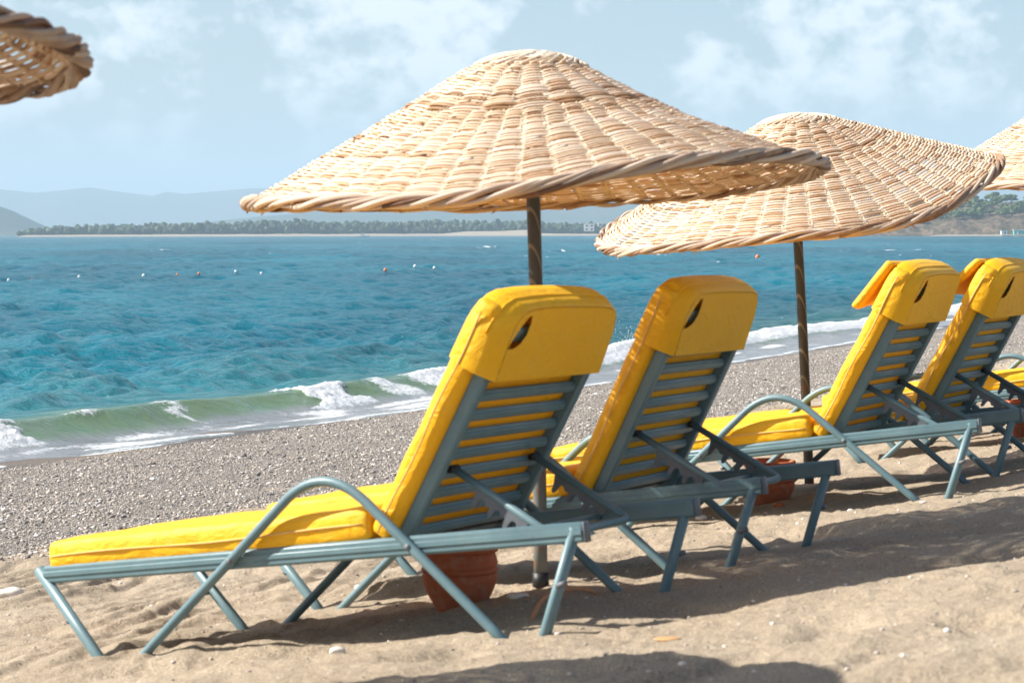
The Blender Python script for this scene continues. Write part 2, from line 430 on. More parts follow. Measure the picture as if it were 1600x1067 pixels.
def sand_z(x, y, detail=True):
    x = np.asarray(x, float); y = np.asarray(y, float)
    s, t = st_of(x, y); se, _ = seff(x, y)
    far = sstep(7, 11, s); su = s + (se - s) * far
    c = 0.0675
    q = np.maximum(0, su - 4.6)
    z = 0.712 - 0.155 * np.minimum(su, 4.6) - (c * q + 0.8 * (0.155 - c) * (1 - np.exp(-q / 0.8)))
    b = np.maximum(0, -(su + 0.5)); z = z - 0.155 * b + 0.155 * 4 * (1 - np.exp(-b / 4))
    z = z + 0.0027 * t * sstep(-5, 5, t) * 0
    z = np.maximum(z, -3.0)
    num = 0; den = 0.25
    for (fx, fy, _), r in zip(FEET, _res):
        w = np.exp(-((x - fx)**2 + (y - fy)**2) / (2 * 0.16**2)); num = num + w * r; den = den + w
    z = z + num / den
    if detail:
        dry = 1 - sstep(6.6, 8.2, s)
        a = fbm(x * 1.1 + 9, y * 1.1, 3, 3) * 0.026
        # trampled prints: rounded dips
        pr_ = perlin(x * 3.3 + 4, y * 3.3, 21); a = a - 0.024 * sstep(0.12, 0.42, pr_) + 0.013 * sstep(0.1, 0.5, -pr_)
        # crumbly terraces running along the shore on the seaward side
        u_ = (s * 5.2 + 1.2 * perlin(x * 2.2, y * 2.2, 31) + 0.10 * t)
        te = (u_ - np.floor(u_)); te = sstep(0.0, 0.25, te) * (1 - sstep(0.3, 1.0, te))
        a = a + te * 0.022 * sstep(3.2, 4.6, s) * (0.4 + 1.2 * np.clip(perlin(x * 1.3, y * 1.3, 41) + 0.3, 0, 1))
        cl_ = fbm(x * 13, y * 13, 3, 57)
        a = a + 0.010 * fbm(x * 9, y * 9, 3, 51) + 0.012 * sstep(0.25, 0.6, cl_) * np.clip(perlin(x * 2, y * 2, 59) + 0.25, 0, 1) + 0.003 * perlin(x * 28, y * 28, 61)
        # keep the legs' feet where they stand
        keep = 0
        for fx, fy, _ in FEET: keep = np.maximum(keep, np.exp(-((x - fx)**2 + (y - fy)**2) / (2 * 0.07**2)))
        z = z + dry * a * (1 - 0.7 * keep)
        wetz = sstep(7.4, 8.4, s) * (1 - sstep(11.5, 12.5, su))
        z = z + wetz * (0.02 * fbm(x * 0.9, y * 0.9, 3, 71) + 0.006 * perlin(x * 7, y * 7, 73))
    return z

def polar(rs, ths):
    R, TH = np.meshgrid(rs, ths, indexing='ij')
    X = R * np.sin(TH); Y = R * np.cos(TH)
    n, m = R.shape
    i = np.arange(n - 1)[:, None] * m; j = np.arange(m - 1)[None]
    Q = np.stack([i + j, i + m + j, i + m + j + 1, i + j + 1], -1).reshape(-1, 4)
    Q = Q[:, ::-1]
    return X, Y, Q
def geo(a, b, k):
    n = max(2, int(math.log(b / a) / k)); return a * (b / a) ** (np.arange(n) / n)

# sand sheet
fine = np.linspace(-0.34, 0.34, 640)
ths = np.concatenate([np.linspace(-PI, -0.6, 30)[:-1], np.linspace(-0.6, -0.34, 26)[:-1], fine, np.linspace(0.34, 0.6, 26)[1:], np.linspace(0.6, PI, 30)[1:]])
rs = np.concatenate([[0.02], geo(0.4, 3.4, 0.06), geo(3.4, 11.5, 0.0026), geo(11.5, 50, 0.006), geo(50, 420, 0.05), [420]])
X, Y, Q = polar(rs, ths)
Z = sand_z(X, Y)
S_, T_ = st_of(X, Y); SE, _ = seff(X, Y)
peb = sstep(7.0, 7.9, S_ + 0.25 * perlin(X * 0.8, Y * 0.8, 77)) * (1 - 0.35 * sstep(11.6, 12.2, SE)) * np.clip(1.0 + 0.9 * perlin(S_ * 1.3, T_ * 0.35, 5), 0.25, 1)
wet = sstep(11.95, 12.35, SE + 0.15 * perlin(T_ * 0.5, T_ * 0, 8))
g = np_mesh('beach_sand', np.stack([X, Y, Z], -1).reshape(-1, 3), Q, None, M['ground'], None, True, {'peb': peb.ravel(), 'wet': wet.ravel()})
tag(g, 'sloping beach of tan sand with a grey shingle band at the water', kind='structure')

# ------------------------------------------------------------------ sea
rw = np.random.default_rng(8)
WAVES = []
for k in range(46):
    lam = 0.40 * (6.5 / 0.40) ** (k / 45.0) * rw.uniform(0.9, 1.1)
    ang = rw.normal(0, 0.62) + 0.35
    d0 = -NS; d = np.array([d0[0] * math.cos(ang) - d0[1] * math.sin(ang), d0[0] * math.sin(ang) + d0[1] * math.cos(ang)])
    WAVES.append((2 * PI / lam, d, 0.0088 * lam ** 0.72, rw.uniform(0, 2 * PI), lam))
def sea_fields(x, y, dr):
    so, t = seff(x, y)
    r = np.hypot(x, y)
    amp = sstep(14.4, 17.5, so) * 0.88 + 0.12 * sstep(12.6, 14, so)
    h = np.zeros_like(x)
    # slow warp breaks the regularity of the wave trains
    wx = x + 1.2 * perlin(x * 0.09, y * 0.09, 91); wy = y + 1.2 * perlin(x * 0.09 + 40, y * 0.09, 92)
    grp = 0.95 + 0.5 * perlin(x * 0.05, y * 0.05, 93)
    for kk, d, a, ph, lam in WAVES:
        at = np.clip(lam / (3.0 * dr) - 0.6, 0, 1)
        if at.max() <= 0: continue
        sn = np.sin(kk * (d[0] * wx + d[1] * wy) + ph)
        h += a * at * (2 * ((sn + 1) / 2) ** 2.2 - 0.8)
    h *= amp * grp
    # breaker
    sc = 14.25 + 0.35 * perlin(t * 0.22, t * 0 + 1.7, 6) + 0.12 * perlin(t * 0.9, t * 0 + 4.7, 7)
    A = 0.175 + 0.085 * perlin(t * 0.30, t * 0 + 8.1, 9) - 0.05 * sstep(25, 30, t)
    A = A + 0.10 * np.exp(-((t - 32.3) / 1.1) ** 2)
    fr = np.clip((so - (sc - 0.62)) / 0.62, 0, 1); fr = fr ** 1.6 * (1.0 - 0.0 * fr)
    bk = np.exp(-(np.maximum(0, so - sc) / 1.25) ** 1.6)
    bw = np.where(so < sc, fr, bk)
    h = h + A * bw - 0.035 * np.exp(-((so - (sc - 1.0)) / 0.45) ** 2)
    # swash film: thin, follows the sand, uneven edge
    # masks
    shal = np.exp(-(np.maximum(0, so - (sc - 0.1)) / 0.28) ** 1.3) * (0.75 + 0.5 * perlin(t * 1.3, so * 2, 17))
    shal = np.clip(shal + 0.15 * np.exp(-(np.maximum(0, so - sc) / 4.5) ** 2), 0, 1)
    brown = np.clip(1 - sstep(-0.62, -0.30, so - sc + 0.14 * perlin(t * 2.2, so * 1.5, 19)), 0, 1)  # swash zone that takes the painted sky tint
    f1 = fbm(t * 1.6, so * 4.5, 4, 23); f2 = fbm(t * 0.8, so * 2.2, 4, 29)
    # lace over the swash, denser in the line at the foot of the wave
    foam = (0.50 - 0.20 * sstep(24, 27, t)) * sstep(12.0, 12.6, so) * (1 - sstep(-0.75, -0.35, so - sc)) * np.clip(0.75 + 1.6 * f2, 0, 1.3)
    foot = np.exp(-((so - (sc - 0.82 + 0.12 * f2)) / 0.16) ** 2) * np.clip(0.55 + 2.0 * perlin(t * 0.55, t * 0 + 2.2, 33), 0, 1)
    # broken stretches of the wave
    tb = t; t = t + 0.55 * fbm(so * 1.6, tb * 0.8, 3, 63) + 0.25 * perlin(so * 6, tb * 5, 65)
    brk = sstep(24.2, 25.0, t) + sstep(21.3, 21.5, t) * (1 - sstep(22.35, 22.6, t)) + (1 - sstep(16.2, 16.7, t)) + 0.6 * np.exp(-((t - 19.4) / 0.35) ** 2) + 0.75 * np.exp(-((t - 23.5) / 0.4) ** 2)
    brk = np.clip(brk * (1 + 0.6 * perlin(t * 1.7, t * 0, 39)), 0, 1.3)
    t = tb
    band = sstep(-0.75 + 0.22 * sstep(24, 27, t), -0.40 + 0.15 * sstep(24, 27, t), so - sc) * (1 - sstep(0.10, 0.42, so - sc))
    crest = np.exp(-((so - sc - 0.02) / 0.11) ** 2) * np.clip(0.25 + 2.2 * perlin(t * 0.9, t * 0 + 5.2, 35), 0, 0.8)
    foam = np.maximum(foam, 0.85 * foot); foam = np.maximum(foam, crest); foam = np.maximum(foam, brk * band * 1.1)
    edge = np.exp(-((so - 12.42 + 0.12 * f2) / 0.09) ** 2); foam = np.maximum(foam, 0.75 * edge)
    # churned foam is lumpy
    lump = np.clip(foam - 0.35, 0, 1) * band
    h = h + lump * (0.055 * np.abs(fbm(t * 5, so * 6, 4, 43, 0.6)) + 0.03)
    # white horses far out
    wc = perlin(x * 0.11, y * 0.035, 47) * 1.2 + h * 1.0
    wcap = sstep(0.66, 0.76, wc + 0.45 * perlin(x * 1.9, y * 0.5, 49)) * sstep(60, 110, r) * 0.8
    foam = np.maximum(foam, wcap)
    swash = 0.035 * perlin(t * 0.45, t * 0 + 7.7, 53) + 0.015 * perlin(t * 1.7, t * 0, 54)
    h = h + swash * np.exp(-((so - 12.4) / 0.8) ** 2)
    return SEA + h, shal, brown, np.clip(foam, 0, 1)
fine = np.linspace(-0.30, 0.30, 520)
ths = np.concatenate([np.linspace(-1.5, -0.30, 60)[:-1], fine, np.linspace(0.30, 1.2, 50)[1:]])
rs = np.concatenate([geo(13.0, 42, 0.0016), geo(42, 420, 0.0028), geo(420, 1500, 0.008), geo(1500, 12000, 0.05), [12000]])
X, Y, Q = polar(rs, ths)
DR = np.repeat(np.gradient(rs)[:, None], X.shape[1], 1)
Zs, shal, brown, foam = sea_fields(X, Y, np.maximum(DR, 0.02))
o = np_mesh('sea', np.stack([X, Y, Zs], -1).reshape(-1, 3), Q, None, M['sea'], None, True, {'shal': shal.ravel(), 'brown': brown.ravel(), 'foam': foam.ravel()})
tag(o, 'choppy turquoise sea with a small green breaker at the beach', kind='structure')

# icosphere template
def ico(sub=1):
    bm = bmesh.new(); bmesh.ops.create_icosphere(bm, subdivisions=sub, radius=1)
    V = np.array([v.co[:] for v in bm.verts]); T = np.array([[v.index for v in f.verts] for f in bm.faces]); bm.free()
    return V, T
ICO1, ICO1T = ico(1); ICO2, ICO2T = ico(2); ICO3, ICO3T = ico(3)
def scatter(P, SCL, ROT, TINT, V0, T0):
    n = len(P); c, s = np.cos(ROT), np.sin(ROT)
    V = V0[None] * SCL[:, None, :]
    Vx = V[..., 0] * c[:, None] - V[..., 1] * s[:, None]; Vy = V[..., 0] * s[:, None] + V[..., 1] * c[:, None]
    V = np.stack([Vx, Vy, V[..., 2]], -1) + P[:, None, :]
    T = T0[None] + (np.arange(n) * len(V0))[:, None, None]
    return V.reshape(-1, 3), T.reshape(-1, 3), np.repeat(TINT, len(V0))

# shingle: loose pebbles
rp = np.random.default_rng(8)
n = 330000
u = rp.random(n)
tt = 6.5 + (u ** 1.7) * 40; ss = rp.uniform(6.9, 12.3, n)
px_, py_ = ss * NS[0] + tt * TS[0], ss * NS[1] + tt * TS[1]
ok = (np.abs(px_) < py_ * 0.29 + 0.4)
d = rp.random(n) < np.clip(np.minimum(1.4 * (ss - 6.9) / 0.9, 1.0) + 0.9 * perlin(ss * 1.3, tt * 0.35, 5) - 0.15, 0.04, 1)
ok &= d
px_, py_ = px_[ok], py_[ok]; n = len(px_)
sz = np.exp(rp.normal(math.log(0.0043), 0.48, n)).clip(0.0024, 0.022)
P = np.stack([px_, py_, sand_z(px_, py_) + sz * 0.25], -1)
SCL = np.stack([sz * rp.uniform(0.9, 1.5, n), sz * rp.uniform(0.8, 1.2, n), sz * rp.uniform(0.45, 0.8, n)], -1)
V, T, a = scatter(P, SCL, rp.uniform(0, 6.3, n), np.clip(rp.normal(0.54, 0.24, n), 0, 1), ICO1, ICO1T)
o = np_mesh('shingle_pebbles', V, np.zeros((0, 4), int), T, M['peb'], None, True, {'tint': a})
tag(o, 'mixed grey and cream pebbles of the shingle band', 'pebbles', kind='stuff')
# grit on the sand
n = 4500
px_ = rp.uniform(-2.6, 3.2, n); py_ = rp.uniform(4.2, 13, n)
ok = (np.abs(px_) < py_ * 0.26)
px_, py_ = px_[ok], py_[ok]; n = len(px_)
sz = np.exp(rp.normal(math.log(0.0030), 0.50, n)).clip(0.0014, 0.008)
P = np.stack([px_, py_, sand_z(px_, py_) + sz * 0.2], -1)
SCL = np.stack([sz * rp.uniform(0.9, 1.5, n), sz * rp.uniform(0.8, 1.2, n), sz * rp.uniform(0.45, 0.8, n)], -1)
V, T, a = scatter(P, SCL, rp.uniform(0, 6.3, n), np.where(rp.random(n) < 0.25, 0.2 + 0.3 * rp.random(n), 0.6 + 0.4 * rp.random(n)), ICO1, ICO1T)
o = np_mesh('sand_grit', V, np.zeros((0, 4), int), T, M['peb'], None, True, {'tint': a})
tag(o, 'scattered shell grit and small stones on the dry sand', 'grit', kind='stuff')
# spray thrown up by the breaking wave
n = 700
tc = rp.choice([32.3, 32.0, 32.5, 32.3, 31.4, 29.0, 34.5], n) + rp.normal(0, 0.45, n)
sc_ = 14.1 + rp.normal(0, 0.25, n)
hh = np.abs(rp.normal(0, 0.07, n)) * np.where(np.abs(tc - 32.3) < 1.2, 1.7, 0.8)
s_raw = sc_ + 0.066 * np.maximum(0, tc - 24) ** 2 / (np.maximum(0, tc - 24) + 6)
P = np.stack([s_raw * NS[0] + tc * TS[0], s_raw * NS[1] + tc * TS[1], SEA + 0.24 + hh], -1)
sz = rp.uniform(0.0025, 0.007, n)
V, T, a = scatter(P, np.stack([sz, sz, sz], -1), rp.uniform(0, 6, n), np.ones(n), ICO1, ICO1T)
o = np_mesh('sea_spray', V, np.zeros((0, 4), int), T, M['white'], None, True, {'tint': a})
tag(o, 'white droplets flung up from the breaking wave', 'spray', kind='stuff')

# ------------------------------------------------------------------ sun loungers
W = 0.657; L = 1.9; HG = 0.26; RL = -0.0079
def qbez(a, b, c, n):
    t = np.linspace(0, 1, n)[:, None]; a, b, c = map(np.array, (a, b, c))
    return (1 - t) ** 2 * a + 2 * t * (1 - t) * b + t * t * c
def round_box(n, h, r):
    """rounded box surface grid, n = (nx,ny,nz) cells, half sizes h, corner radius r"""
    vs = {}; V = []; Q = []
    h = np.asarray(h, float)
    def ax(k):
        m = n[k]; inner = np.linspace(-h[k] + r, h[k] - r, m - 3)
        return np.concatenate([[-h[k], -h[k] + r * 0.35], inner, [h[k] - r * 0.35, h[k]]])
    A = [ax(k) for k in range(3)]
    def vid(i, j, k):
        key = (i, j, k)
        if key not in vs:
            p = np.array([A[0][i], A[1][j], A[2][k]])
            inn = np.clip(p, -h + r, h - r); d = p - inn; l = np.linalg.norm(d)
            if l > 1e-9: p = inn + d / l * min(r, max(l, 0) if l < r else r)
            vs[key] = len(V); V.append(p)
        return vs[key]
    N = [len(a) - 1 for a in A]
    for a in range(3):
        b, c = (a + 1) % 3, (a + 2) % 3
        for side in (0, N[a]):
            for i in range(N[b]):
                for j in range(N[c]):
                    q = []
                    for di, dj in ((0, 0), (1, 0), (1, 1), (0, 1)):
                        k = [0, 0, 0]; k[a] = side; k[b] = i + di; k[c] = j + dj; q.append(vid(*k))
                    Q.append(q if side else q[::-1])
    return np.array(V), np.array(Q)

def lounger(loc0, yaw, pit, be, label, pillow=None, seed=0, shift=0.0):
    """frame of the lounger: u from foot to head, v across from the near rail, w up from the rail's centre"""
    R = Matrix.Rotation(yaw, 4, 'Z') @ Matrix.Rotation(-pit, 4, 'Y') @ Matrix.Rotation(RL, 4, 'X')
    base = Vector(loc0) + (R @ Vector((0, 0, -HG)))
    root = empty('sun_lounger', mat=Matrix.Translation(base) @ R)
    tag(root, label, 'sun lounger', 'yellow sun loungers in a row along the beach')
    rg = np.random.default_rng(100 + seed)
    up = np.array([0, 0, HG])
    cb, sb = math.cos(be), math.sin(be); BP = 1.295; BC = 0.01
    def bk(a, n, v): return np.array([BP + a * cb - n * sb, v, BC + a * sb + n * cb]) + up   # along the back, forward of it
    dirb = np.array([cb, 0, sb]); nb = np.array([-sb, 0, cb])
    P = M['paint']
    for v in (0, W):
        m = MB(); m.bar(np.array([0, v, 0]) + up, np.array([L, v, 0]) + up, 0.015, 0.027, r=0.007)
        sgn = -1 if v == 0 else 1
        m.bar(np.array([0.002, v + sgn * 0.0155, 0.001]) + up, np.array([L - 0.002, v + sgn * 0.0155, 0.001]) + up, 0.0035, 0.009, r=0.003)
        rail = m.build('side_rail', P, root, angle=40)
        m = MB(); m.box(np.array([L + 0.003, v, 0]) + up, (0.004, 0.0155, 0.0275), r=0.003); m.build('end_cap', M['rack'], rail)
    for u, w in ((0.02, -0.002), (1.30, -0.012), (1.585, -0.004)):
        m = MB(); m.tube([np.array([u, 0.016, w]) + up, np.array([u, W - 0.016, w]) + up], 0.0115, 10); m.build('cross_bar', P, root)
    for v, sg in ((0, -1), (W, 1)):
        m = MB(); m.tube(np.array([[-0.026, v + sg * 0.002, 0.018], [0.19, v + sg * 0.014, -0.26], [0.242, v + sg * 0.017, -0.327]]) + up, 0.0155, 10, flat=1.15)
        lg = m.build('leg', P, root)
        m = MB(); m.tube(np.array([[0.085, v + sg * 0.02, -0.145], [0.085, v - sg * 0.025, -0.145]]) + up, 0.008, 8); m.build('stacking_stud', M['rack'], lg)
        m = MB(); m.tube(np.array([[1.872, v + sg * 0.002, 0.012], [1.757, v + sg * 0.010, -0.24], [1.722, v + sg * 0.012, -0.317]]) + up, 0.0155, 10, flat=1.15)
        lg = m.build('leg', P, root)
        m = MB(); m.tube(np.array([[1.805, v + sg * 0.02, -0.135], [1.835, v + sg * 0.02, -0.128]]) + up, 0.008, 8); m.build('stacking_stud', M['rack'], lg)
        vo = v + sg * 0.034
        a = np.array([[0.31, -0.31], [0.36, -0.272]]); path = np.vstack([a, qbez((0.95, 0.147), (1.11, 0.266), (1.25, 0.119), 14), [[1.60, -0.237], [1.665, -0.303]]])
        pts = np.stack([path[:, 0] + shift, np.full(len(path), vo), path[:, 1]], -1) + up
        m = MB(); m.tube(pts, 0.0142, 12, nrm=np.repeat(np.array([[0, 1.0, 0]]), len(pts), 0))
        arm = m.build('armrest', P, root)
        for uu in (0.748 + shift, 1.366 + shift):
            m = MB(); m.tube([np.array([uu, v + sg * 0.010, 0]) + up, np.array([uu, v + sg * 0.050, 0]) + up], 0.009, 8); m.build('bolt', M['rack'], arm)
    m = MB()
    for k in range(19): m.box(np.array([0.06 + k * 0.066, W / 2, 0.006]) + up, (0.023, W / 2 - 0.017, 0.005), r=0.004)
    m.build('seat_slats', P, root, angle=40)
    # back rest
    m = MB(); e = 0.043
    for v in (e, W - e): m.bar(bk(-0.03, 0, v), bk(0.665, 0, v), 0.0165, 0.022, up=nb, r=0.006)
    m.bar(bk(0.665, 0.004, e - 0.016), bk(0.665, 0.004, W - e + 0.016), 0.0165, 0.016, up=nb, r=0.006)
    bf = m.build('backrest_frame', P, root, angle=40)
    m = MB(); RB = np.stack([dirb, np.array([0, 1.0, 0]), nb], 1)
    for k in range(11):
        a = 0.028 + k * 0.0625; ny = 10
        vv = np.linspace(e + 0.016, W - e - 0.016, ny)
        for side in range(ny - 1):
            pass
        m.box(bk(a, 0.002, W / 2), (0.0185, W / 2 - e - 0.0155, 0.0075), RB, r=0.005)
        m.box(bk(a, -0.006, W / 2), (0.010, W / 2 - e - 0.0158, 0.004), RB, r=0.003)
    m.build('backrest_slats', P, root, angle=40)
    # folding prop: U-shaped tube with notch racks under its arms
    v0, v1 = 0.108, W - 0.108
    K = np.array([BP + 0.238 * cb + 0.012 * sb, 0, BC + 0.238 * sb - 0.012 * cb]); E_ = np.array([1.735, 0, -0.012 + 0.0])
    d = (E_ - K) / np.linalg.norm(E_ - K)
    def arm_pts(v): return [K + np.array([0, v, 0]), E_ - d * 0.035 + np.array([0, v, 0])]
    A0 = arm_pts(v0); A1 = arm_pts(v1)
    c0 = qbez(A0[1], E_ + d * 0.002 + np.array([0, v0, 0]), E_ + np.array([0, v0 + 0.04, 0]), 7)
    c1 = qbez(E_ + np.array([0, v1 - 0.04, 0]), E_ + d * 0.002 + np.array([0, v1, 0]), A1[1], 7)
    pts = np.vstack([[A0[0]], c0, c1, [A1[0]]]) + up
    m = MB(); nn = np.cross(d, [0, 1.0, 0]); m.tube(pts, 0.0115, 10, nrm=np.repeat(nn[None], len(pts), 0))
    prop = m.build('back_prop', P, root)
    nd = np.array([d[2], 0, -d[0]]); nd = nd if nd[2] < 0 else -nd
    for v in (v0, v1):
        m = MB(); base_ = K + d * 0.085 + np.array([0, v, 0]) + up
        # plate outline with three hooks, in (along d, below nd)
        prof = [(0, 0.006)]
        for hk in range(3):
            x0 = 0.010 + hk * 0.056
            prof += [(x0, 0.034), (x0 + 0.003, 0.058), (x0 + 0.011, 0.062), (x0 + 0.016, 0.052), (x0 + 0.017, 0.040), (x0 + 0.020, 0.031), (x0 + 0.027, 0.026), (x0 + 0.036, 0.028), (x0 + 0.042, 0.036)]
        prof += [(0.185, 0.036), (0.192, 0.006)]
        for k in range(len(prof) - 1):
            (xa, ya), (xb, yb) = prof[k], prof[k + 1]
            if xb <= xa: xb = xa + 0.001
            vs = []
            for yy in (-0.006, 0.006):
                for x_, y_ in ((xa, 0.004), (xb, 0.004), (xb, yb), (xa, ya)):
                    vs.append(base_ + d * x_ + nd * y_ + np.array([0, yy, 0]))
            m.add(vs, [(0, 1, 2, 3), (7, 6, 5, 4), (0, 4, 5, 1), (1, 5, 6, 2), (2, 6, 7, 3), (3, 7, 4, 0)])
        m.build('notch_rack', M['rack'], prop, smooth=False)
        m = MB(); m.tube([K + np.array([0, v - 0.02, 0]) + up, K + np.array([0, v + 0.02, 0]) + up], 0.011, 8); m.build('hinge_pin', M['black'], prop)
    # seat cushion
    def puff(V, h, amp, sd):
        x, y, z = V.T
        b = np.clip(1 - (x / h[0]) ** 4, 0, 1) * np.clip(1 - (y / h[1]) ** 4, 0, 1)
        nz = perlin(x * 6 + sd, y * 6, 3 + sd) * 0.006 + perlin(x * 17 + sd, y * 15, 9 + sd) * 0.0022
        zz = z + np.sign(z) * amp * b + np.where(z > 0, nz, 0)
        # puckers along the side faces
        side = np.clip((np.abs(y) - h[1] + 0.02) / 0.02, 0, 1)
        yy = y + np.sign(y) * side * (0.006 * (1 - (z / h[2]) ** 2) + 0.0035 * perlin(x * 14 + sd, z * 20, 5 + sd) + 0.003 * perlin(x * 4, z * 8, 6 + sd))
        return np.stack([x, yy, zz], -1)
    hs = (0.600, W / 2 + 0.006, 0.049)
    V, Q = round_box((52, 26, 9), hs, 0.020); V = puff(V, hs, 0.008, seed)
    x = V[:, 0] / hs[0]
    V[:, 2] *= 0.95 + 0.05 * sstep(-0.9, 0.9, x)                  # a little thicker towards the fold
    V[:, 2] += 0.006 * x + 0.006 * sstep(0.75, 1.0, x)
    V += np.array([0.022 + 0.600, W / 2, 0.0595]) + up
    m = MB(); m.add(V, Q); sc_ = m.build('seat_cushion', M['fabric'], root)
    hb = (0.374, W / 2 - 0.005, 0.037)
    V, Q = round_box((40, 26, 9), hb, 0.018); V = puff(V, hb, 0.007, seed + 3)
    V = np.array([bk(0.357 + p[0], 0.055 + p[2] + 0.003, W / 2 + p[1]) for p in V])
    m = MB(); m.add(V, Q); bc_ = m.build('back_cushion', M['fabric'], root)
    # piping along the sides
    for v in (-0.0135, W + 0.0135):
        uu = np.linspace(0.04, 1.20, 26)
        m = MB(); m.tube(np.stack([uu, np.full(26, v) + 0.002 * np.sin(uu * 17 + seed), 0.055 + 0.004 * np.sin(uu * 7 + seed) + 0.012 * (uu - 0.2)], -1) + up, 0.0032, 6); m.build('piping', M['pipe'], sc_)
        aa = np.linspace(0.0, 0.70, 22)
        m = MB(); m.tube(np.array([bk(a_, 0.058 + 0.003 * math.sin(a_ * 19 + seed), v * 0.84 + (0.0022 if v < 0 else -0.0 + W * 0.16)) for a_ in aa]), 0.0032, 6); m.build('piping', M['pipe'], bc_)
    # head cover: a sleeve pulled over the top of the back
    e0, e1 = -0.005, W + 0.005
    def outline(k, vi=0.0):
        i = k + vi; k = k
        base_o = [(e0 + i, 0.540 + 0.0), (e0 + i, 0.600), (e0 + i, 0.655), (e0 + 0.005 + i, 0.682), (e0 + 0.020 + i * .8, 0.710 - k * .3), (e0 + 0.048 + i * .6, 0.738 - k * .7), (e0 + 0.085 + vi * .45, 0.753 - k), (W * 0.25, 0.759 - k), (W * 0.4, 0.762 - k)]
        return base_o + [(W - v_, a_) for v_, a_ in base_o[::-1]]
    def nrear(a, v): return -0.047 + (max(a, 0.5) - 0.540) * 0.13 + 0.004 * math.sin(v * 9 + seed)
    rings = []
    for n_f, ins, vi in ((0.0, 0.010, 0.036), (0.04, 0.004, 0.030), (0.25, 0.0, 0.009), (0.36, 0.0, 0.002), (0.6, -0.004, 0), (0.85, 0.0, 0), (0.95, 0.005, 0), (1.0, 0.016, 0)):
        ring = []
        for v_, a_ in outline(ins, vi):
            n0 = nrear(a_, v_); n1 = 0.100
            wob = 0.004 * perlin(v_ * 9 + n_f * 3, a_ * 9 + seed, 15 + seed)
            ring.append(bk(a_ + wob, n0 + (n1 - n0) * n_f, v_ + wob * 0.6))
        rings.append(ring)
    nr = len(rings[0]); V = np.array(rings).reshape(-1, 3)
    Q = []
    for i in range(len(rings) - 1):
        for j in range(nr - 1): Q.append((i * nr + j, i * nr + j + 1, (i + 1) * nr + j + 1, (i + 1) * nr + j))
    m = MB(); m.add(V, Q)
    def panel(ins, front):
        pts = [Vector(p) for p in outline(ins, 0 if front else 0.036)]; nb_ = len(pts)
        hole = [] if front else [Vector(p) for p in ((0.046, 0.634), (0.078, 0.634), (0.108, 0.646), (0.127, 0.673), (0.131, 0.710), (0.125, 0.729), (0.111, 0.727), (0.086, 0.701), (0.062, 0.668))]
        inner = []
        for i in range(14):
            for j in range(6):
                p = Vector((0.055 + i * (W - 0.11) / 13, 0.565 + j * 0.032))
                if p[0] < 0.11 and p[1] > 0.70: continue
                if p[0] > W - 0.11 and p[1] > 0.70: continue
                if hole and p[0] < 0.155 and p[1] > 0.62: continue
                inner.append(p)
        edges = [(i, (i + 1) % nb_) for i in range(nb_)] + [(nb_ + i, nb_ + (i + 1) % len(hole)) for i in range(len(hole))]
        vo, eo, fo, *_ = delaunay_2d_cdt(pts + hole + inner, edges, [], 1, 1e-5)
        hx = [p[:] for p in hole]
        def inh(c):
            r = False; j = len(hx) - 1
            for i in range(len(hx)):
                if (hx[i][1] > c[1]) != (hx[j][1] > c[1]) and c[0] < (hx[j][0] - hx[i][0]) * (c[1] - hx[i][1]) / (hx[j][1] - hx[i][1]) + hx[i][0]: r = not r
                j = i
            return r
        T = []
        for f in fo:
            c = sum((vo[i] for i in f), Vector((0, 0))) / len(f)
            if hole and inh(c): continue
            T.append(tuple(f) if front else tuple(f)[::-1])
        VV = []
        for p in vo:
            edge = min(1, max(0, (p[0] - e0) / 0.08), max(0, (e1 - p[0]) / 0.08)) 
            bul = 0.004 * perlin(p[0] * 7, p[1] * 10 + seed, 25 + seed) * edge
            wob = 0.004 * perlin(p[0] * 9 + (3 if front else 0), p[1] * 9 + seed, 15 + seed)
            VV.append(bk(p[1] + wob, (0.100 if front else nrear(p[1], p[0])) + (bul if front else -abs(bul)), p[0] + wob * 0.6))
        m.add(VV, None, T)
    panel(0.012, False); panel(0.016, True)
    hc = m.build('head_cover', M['fabric'], root, angle=60)
    # seam of the sleeve
    for n_f in (0.40, 0.64):
        pts = []
        for v_, a_ in outline(-0.001)[2:-2]:
            n0 = nrear(a_, v_); pts.append(bk(a_, n0 + (0.100 - n0) * n_f, v_))
        mm = MB(); mm.tube(pts, 0.0028, 6); mm.build('seam', M['fabric'], hc)
    if pillow:
        a0, a1, lift, tilt = pillow
        hp = (0.125, W / 2 - 0.02, 0.017); V, Q = round_box((14, 20, 7), hp, 0.013); V = puff(V, hp, 0.007, seed + 7)
        out = []
        for p in V:
            k = (0.125 - p[0]) / 0.25                                # 0 at the top seam, 1 at the hanging edge
            out.append(bk(a1 - 0.25 * k * math.cos(tilt) * ((a1 - a0) / 0.25), 0.118 + lift * k + p[2] + 0.012 * math.sin(p[1] * 11 + seed) * k, W / 2 + p[1]))
        m = MB(); m.add(out, Q); m.build('head_pillow', M['fabric'], root)
    return root

